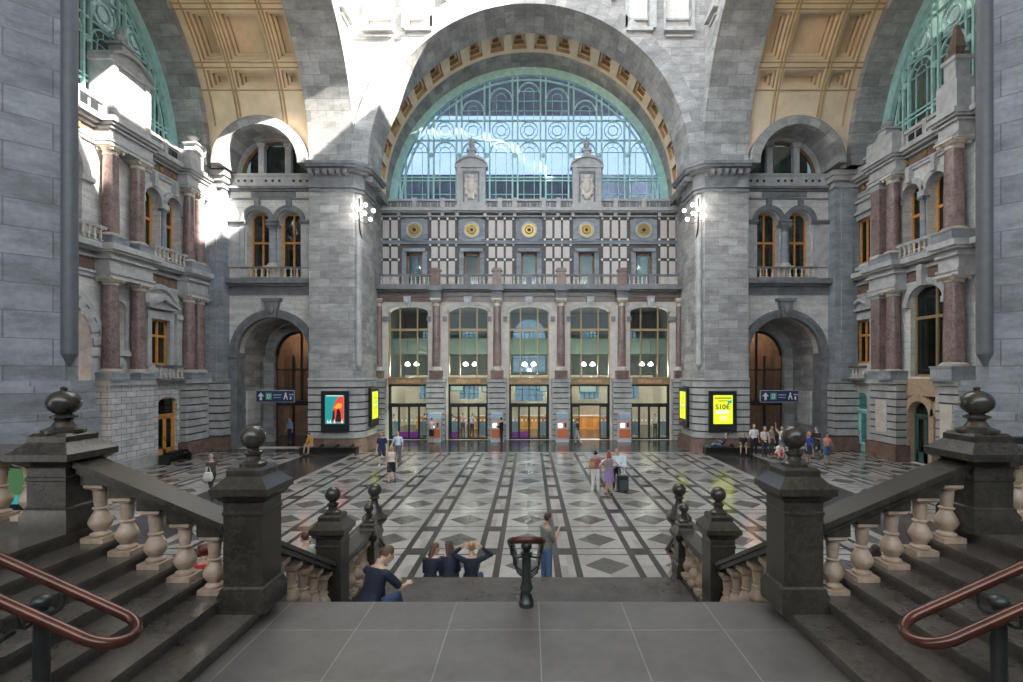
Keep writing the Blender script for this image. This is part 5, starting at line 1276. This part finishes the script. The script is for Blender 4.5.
# on the stairs
person('man in navy t-shirt and jeans sitting on the steps by the left balustrade', -2.13, 6.95, 0, -28, 1.80, navy, (.03,.055,.11), (.11,.06,.035), pz=1.635,
       legs=(A(.1,.9,.12,.0,.35,-1), A(.12,.85,.45,.02,.15,-1)), arms=(A(.35,.75,-.45,-.35,.75,.15), A(.25,.8,-.35,-.5,.6,.1)), lean=24, hp=18, hy=-22, vox=.008)
person('brown-haired girl in navy, leftmost of three girls sitting on the lower steps', -1.97, 10.42, 0, -14, 1.66, navy, (.03,.04,.08), (.12,.055,.03), pz=.56,
       legs=SIT, arms=(A(.1,.5,-1,-.3,.9,-.1), A(.15,.5,-1,-.3,.9,-.1)), lean=16, hp=10, hy=-50, style='long', sleeve=1.5, female=True, vox=.008)
person('dark-haired girl in navy jacket, middle of three girls sitting on the lower steps', -1.59, 10.5, 0, 8, 1.70, (.015,.022,.045), (.03,.04,.08), (.07,.035,.022), pz=.56,
       legs=SIT, arms=(A(.15,.5,-1,-.3,.9,-.1), A(.1,.5,-1,-.3,.9,-.1)), lean=14, hp=8, hy=30, style='long', sleeve=1.5, female=True, vox=.008)
person('blonde girl in a navy top sitting on the lower steps, both hands behind her head', -1.13, 10.42, 0, 0, 1.72, navy, (.03,.04,.08), (.38,.22,.09), pz=.56,
       legs=SIT, arms=(A(.8,.35,.3,-.8,-.3,.65), A(.8,.35,.3,-.8,-.3,.65)), lean=6, hp=-4, style='bun', sleeve=1.5, female=True, vox=.008)
person('man in grey t-shirt and jeans standing alone beyond the central handrail',   .43, 11.35, 0, -62, 1.71, (.17,.17,.15), (.07,.13,.23), (.03,.02,.015), skin=SK2,
       arms=(A(.1,.45,-1,-.35,.55,.9), A(.1,.3,-1,-.5,.8,.1)), hp=4, vox=.008)
person('red-haired person in a red top below the left side flight, seen between balusters', -5.85, 9.3, 0, 30, 1.66, (.5,.03,.04), (.06,.06,.08), (.11,.015,.012), style='curly', female=True)
person('brown-haired person in a pale grey top beyond the rail of the left central balustrade', -4.35, 10.1, 0, 70, 1.68, (.42,.42,.42), (.1,.1,.12), (.07,.03,.025), sleeve=.9)
person('dark-haired person in black below the right side flight, seen between balusters', 6.35, 9.3, 0, -20, 1.68, (.03,.03,.035), (.05,.05,.06), (.02,.012,.01), style='long', female=True)
# crossing the floor
X, Y = fl(211.5, 496); w1 = (X, Y)
person('grey-haired woman in a dark waistcoat walking past the left wall', X, Y, 0, 65, 1.68, (.06,.055,.06), (.035,.035,.045), (.42,.38,.35), legs=WALK, style='short', female=True, sleeve=.3)
def sack(label, x, y, z, c, w=.34, h=.36):
    t = thing('shoulder_bag', label, 'bag', (x,y,z))
    m = MB(); m.add([(a*w/2*k, b*.07*k2, q) for q,k,k2 in ((0,.8,.7),(h*.35,1.0,1.3),(h,.82,.5)) for a,b in ((-1,-1),(1,-1),(1,1),(-1,1))],
        [(0,3,2,1)]+[(4*l+i,4*l+(i+1)%4,4*l+4+(i+1)%4,4*l+4+i) for l in range(2) for i in range(4)]+[(8,9,10,11)])
    o = m.build('pouch', cloth(c), t); b = o.modifiers.new('round', 'BEVEL'); b.width = .03; b.segments = 3
    MB().tube([(-w*.3,0,h-.02),(-w*.15,0,h+.2),(w*.15,0,h+.2),(w*.3,0,h-.02)], .012, 6).build('strap', cloth(c), t)
    return t
sack('white shoulder bag at the hip of the grey-haired walking woman', X+.02, Y-.24, .62, (.75,.73,.68))
X, Y = fl(382, 465)
person('man in a navy football shirt and dark shorts walking by the left pier', X, Y, 0, 185, 1.78, (.02,.03,.10), (.03,.04,.09), (.12,.07,.04), legs=WALK, lower='shorts', shoes=(.5,.5,.5))
X, Y = fl(398, 463)
person('man in a pale blue checked shirt walking behind the woman in white', X, Y, 0, 178, 1.72, (.45,.52,.66), (.12,.13,.18), (.2,.13,.08), legs=STAND, arms=(A(.4,.1,-1,.3,.3,-.8), A(.3,.1,-1,.1,.4,-.8)))
X, Y = fl(391.5, 482)
person('woman in a pale sleeveless top and black shorts walking towards the stairs', X, Y, 0, 182, 1.66, (.72,.62,.56), (.025,.025,.03), (.45,.30,.14), legs=WALK, lower='shorts', female=True, sleeve=0, style='long')
X, Y = px(431.5, 445, 34.9)[0], 34.9
person('person in a pale top and black shorts at the first ticket machine, back turned', X, Y, 0, -25, 1.76, (.50,.46,.46), (.02,.02,.025), (.10,.06,.04), lower='shorts', arms=(A(.2,.6,-1,.1,1,.2), DOWN[1]))
X, Y = px(501.5, 446, 34.9)[0], 34.9
person('man dressed in black standing before the second ticket machine', X, Y, 0, 80, 1.78, (.012,.012,.014), (.012,.012,.014), (.02,.015,.012), arms=(A(.2,.3,-1,-.2,1,.1), A(.2,.3,-1,-.2,1,.1)), sleeve=1.5)
X, Y = px(577.5, 447, 34.6)[0], 34.6
person('man in a dark t-shirt and pale jeans walking out of the open fourth doorway', X, Y, 0, 70, 1.80, (.04,.045,.06), (.40,.42,.45), (.05,.03,.02), legs=WALK)
X, Y = fl(595.5, 491.5)
person('woman in flowered top and white trousers seen from behind', X, Y, 0, -8, 1.66, (.32,.10,.13), (.72,.70,.70), (.02,.015,.012), skin=SK2, female=True, sleeve=.4, style='short', shoes=(.6,.45,.35))
sack('tan shoulder bag of the woman in white trousers', X-.18, Y-.16, .95, (.36,.22,.10), .26, .28)
X, Y = fl(609, 494.5)
person('red-haired woman in a striped vest and purple skirt with hands on her hips', X, Y, 0, 5, 1.74, (.25,.20,.24), (.27,.19,.36), (.26,.06,.03), legs=STAND, lower='skirt', arms=(A(.9,-.1,-.75,-.75,.35,-.6), A(.9,-.1,-.75,-.75,.35,-.6)), female=True, sleeve=0, style='long')
X, Y = fl(617, 490)
person('person in pale shirt holding a map behind the red-haired woman', X, Y+.15, 0, 175, 1.70, (.62,.66,.66), (.03,.03,.04), (.35,.25,.16), arms=(A(.2,.4,-1,-.25,1,.2), A(.2,.4,-1,-.25,1,.2)), hp=20)
t = thing('map', 'unfolded pale map in the hands of the half-hidden person', 'map', (X+.05, Y-.28, 1.02)); 
MB().add([(-.3,0,0),(-.1,.04,0),(.1,0,0),(.3,.04,0),(-.3,.08,.4),(-.1,.12,.4),(.1,.08,.4),(.3,.12,.4)], [(0,1,5,4),(1,2,6,5),(2,3,7,6)]).build('sheet', cloth((.62,.70,.78)), t, smooth=False)
bpy.context.view_layer.update()
so = t.children[0]; sm = so.modifiers.new('thick', 'SOLIDIFY'); sm.thickness = .004
X, Y = fl(622.5, 492)
t = thing('suitcase', 'black upright suitcase on wheels beside the red-haired woman', 'suitcase', (X, Y, 0), R_(10))
b = MB().box(-.22,.22,-.14,.14,.06,.68).build('shell', M['black'], t); q = b.modifiers.new('round', 'BEVEL'); q.width = .04; q.segments = 3
b = MB().box(-.16,.16,-.17,-.13,.12,.5).build('front_pocket', pal('pocket_grey', (.06,.07,.07)), t)
MB().tube([(-.12,.08,.66),(-.12,.08,.95),(.12,.08,.95),(.12,.08,.66)], .012, 6).build('handle', M['trim_l'], t)
for s in (-1,1):
    for q in (-.1,.1): MB().prism([(s*.16+.035*math.cos(2*pi*k/12), .036+.035*math.sin(2*pi*k/12)) for k in range(12)], q-.012, q+.012).build('wheel', M['black'], t)
# by the left pier and doorway
person('woman in an orange and yellow dress sitting on the left bench', -12.75, 29.98, 0, 165, 1.66, (.62,.30,.05), (.30,.24,.10), (.05,.03,.02), pz=.585, legs=SIT, lean=12, hp=15, arms=(A(.1,.5,-1,-.2,1,-.1), A(.1,.5,-1,-.2,1,-.1)), lower='dress', female=True)
X = px(290, 447, 35.0)[0]
person('man in a light blue shirt standing inside the left doorway', X, 35.0, 0, 160, 1.80, (.16,.30,.52), (.03,.04,.09), (.10,.06,.04))
# by the right pier and doorway
person('person in blue jeans reclining on the right bench', 11.2, 29.95, 0, 90, 1.70, (.03,.035,.05), (.10,.18,.28), (.05,.03,.02), pz=.61, legs=(A(.05,1,.12,.0,1,-.25), A(.05,1,.3,.0,1,-.7)), lean=-38, arms=(A(.2,-.6,-1,.1,.3,-1), A(.2,.3,-1,.1,1,-.2)))
person('blonde woman in a black dress sitting at the end of the right bench', 12.55, 29.98, 0, 160, 1.68, (.02,.02,.025), (.02,.02,.025), (.55,.28,.08), pz=.585, legs=SIT, lean=10, hp=14, arms=(A(.1,.5,-1,-.25,1,.1), A(.1,.5,-1,-.25,1,.1)), lower='dress', female=True, style='long')
X, Y = fl(754, 455)
person('tall man in white shirt and black trousers by the right bench end', X, Y, 0, 175, 1.82, (.68,.70,.74), (.02,.02,.025), (.25,.20,.16), arms=(A(.25,.2,-1,-.2,.8,-.4), DOWN[1]))
X, Y = fl(764.5, 457)
person('man in a pale pink shirt and dark trousers beside the man in white', X, Y, 0, 190, 1.76, (.66,.56,.55), (.04,.045,.06), (.35,.25,.18), arms=(A(.25,.2,-1,-.3,.7,-.5), A(.25,.2,-1,-.3,.7,-.5)))
X, Y = fl(774.5, 456)
person('person in a brown top standing behind the crouching woman', X, Y+.4, 0, 200, 1.72, (.38,.26,.20), (.10,.09,.10), (.12,.07,.04), female=True)
X, Y = fl(784.5, 457)
person('person in a white top and blue jeans reaching up beside the stone ball', X, Y+.3, 0, 150, 1.74, (.62,.64,.62), (.10,.17,.30), (.10,.06,.04), arms=(A(.5,.4,.8,.0,.3,1), DOWN[1]))
X, Y = fl(777.5, 460)
person('woman in white and red shorts crouching by the right doorway', X, Y, 0, 190, 1.64, (.75,.66,.62), (.60,.09,.07), (.16,.10,.07), pz=.38, legs=(A(.15,1,.42,.0,-.35,-1), A(.15,1,.42,.0,-.35,-1)), lean=28, hp=10, arms=(A(.2,.8,-.7,-.1,1,-.3), A(.2,.8,-.7,-.1,1,-.3)), lower='shorts', female=True)
X, Y = fl(808.5, 463)
person('woman in a bright blue top and dark skirt standing just right of the stone ball', X, Y, 0, 200, 1.68, (.03,.10,.48), (.03,.04,.07), (.42,.20,.08), lower='skirt', female=True, style='long')
X, Y = fl(816.5, 458)
person('man in a black t-shirt and dark shorts behind the woman in blue', X, Y, 0, 120, 1.80, (.02,.02,.022), (.05,.05,.06), (.30,.18,.08), legs=WALK, lower='shorts', arms=(A(.2,.3,-1,-.1,1,.2), A(.2,.3,-1,-.1,1,.2)))
X, Y = fl(827, 464)
person('woman in a coral top and blue denim shorts, farthest right of the group', X, Y, 0, 185, 1.68, (.70,.28,.20), (.05,.13,.28), (.07,.04,.03), skin=SK2, lower='shorts', female=True, arms=(A(.3,.2,-1,-.5,.8,-.1), A(.3,.2,-1,-.5,.8,-.1)), sleeve=.3)
# inside the ticket hall
for lab, x_, y_, yw, tp, bt, hr, kw in (
    ('person in a white top behind the first glass door', 394, 38.6, 190, (.75,.70,.66), (.5,.5,.5), (.16,.09,.05), {}),
    ('person in dark green behind the edge of the first glass door', 425, 39.2, 90, (.05,.12,.09), (.03,.03,.04), (.03,.02,.02), {}),
    ('person in a pale jacket behind the left leaf of the second glass door', 452, 38.8, 20, (.62,.64,.66), (.10,.12,.16), (.10,.06,.04), {}),
    ('woman in a pink top queueing behind the second glass door', 463, 39.6, 170, (.65,.32,.28), (.05,.06,.09), (.06,.04,.03), {'female':True}),
    ('person in a lilac top queueing behind the second glass door', 472, 39.0, 150, (.55,.45,.60), (.03,.03,.05), (.05,.03,.02), {}),
    ('person in a red top behind the middle glass door', 545.5, 40.0, 180, (.58,.15,.10), (.05,.05,.07), (.22,.12,.05), {}),
    ('person in white behind the right leaf of the last glass door', 655, 39.0, 200, (.6,.6,.62), (.04,.04,.05), (.08,.05,.03), {})):
    person(lab, px(x_,0,y_)[0], y_, 0, yw, 1.72, tp, bt, hr, vox=.014, **kw)

# repeats of one kind share a group
GROUPS = {'pendant_lamp': 'pendant lamps in the ticket hall', 'ticket_machine': 'ticket machines before the facade', 'marble_column': 'marble columns of the hall walls',
          'marble_pilaster': 'marble columns of the hall walls', 'newel_post': 'dark newel posts of the staircase', 'stone_balustrade': 'stone balustrades', 'departure_screen': 'departure screens in the ticket hall',
          'ticket_counter': 'ticket counters', 'bench': 'benches along the walls', 'handrail': 'bronze handrails', 'stone_finial': 'finials on the cornices', 'direction_sign': 'blue hanging direction signs',
          'poster_lightbox': 'lit poster boxes', 'wall_lamp': 'globe lamp clusters on the piers', 'handrail_post': 'iron posts beside the handrails', 'ceiling_lamp': 'added fill lamps of the passages'}
for o in COL.objects:
    g = GROUPS.get(o.name.split('.')[0])
    if g and o.parent is None and o.get('label'): o['group'] = g
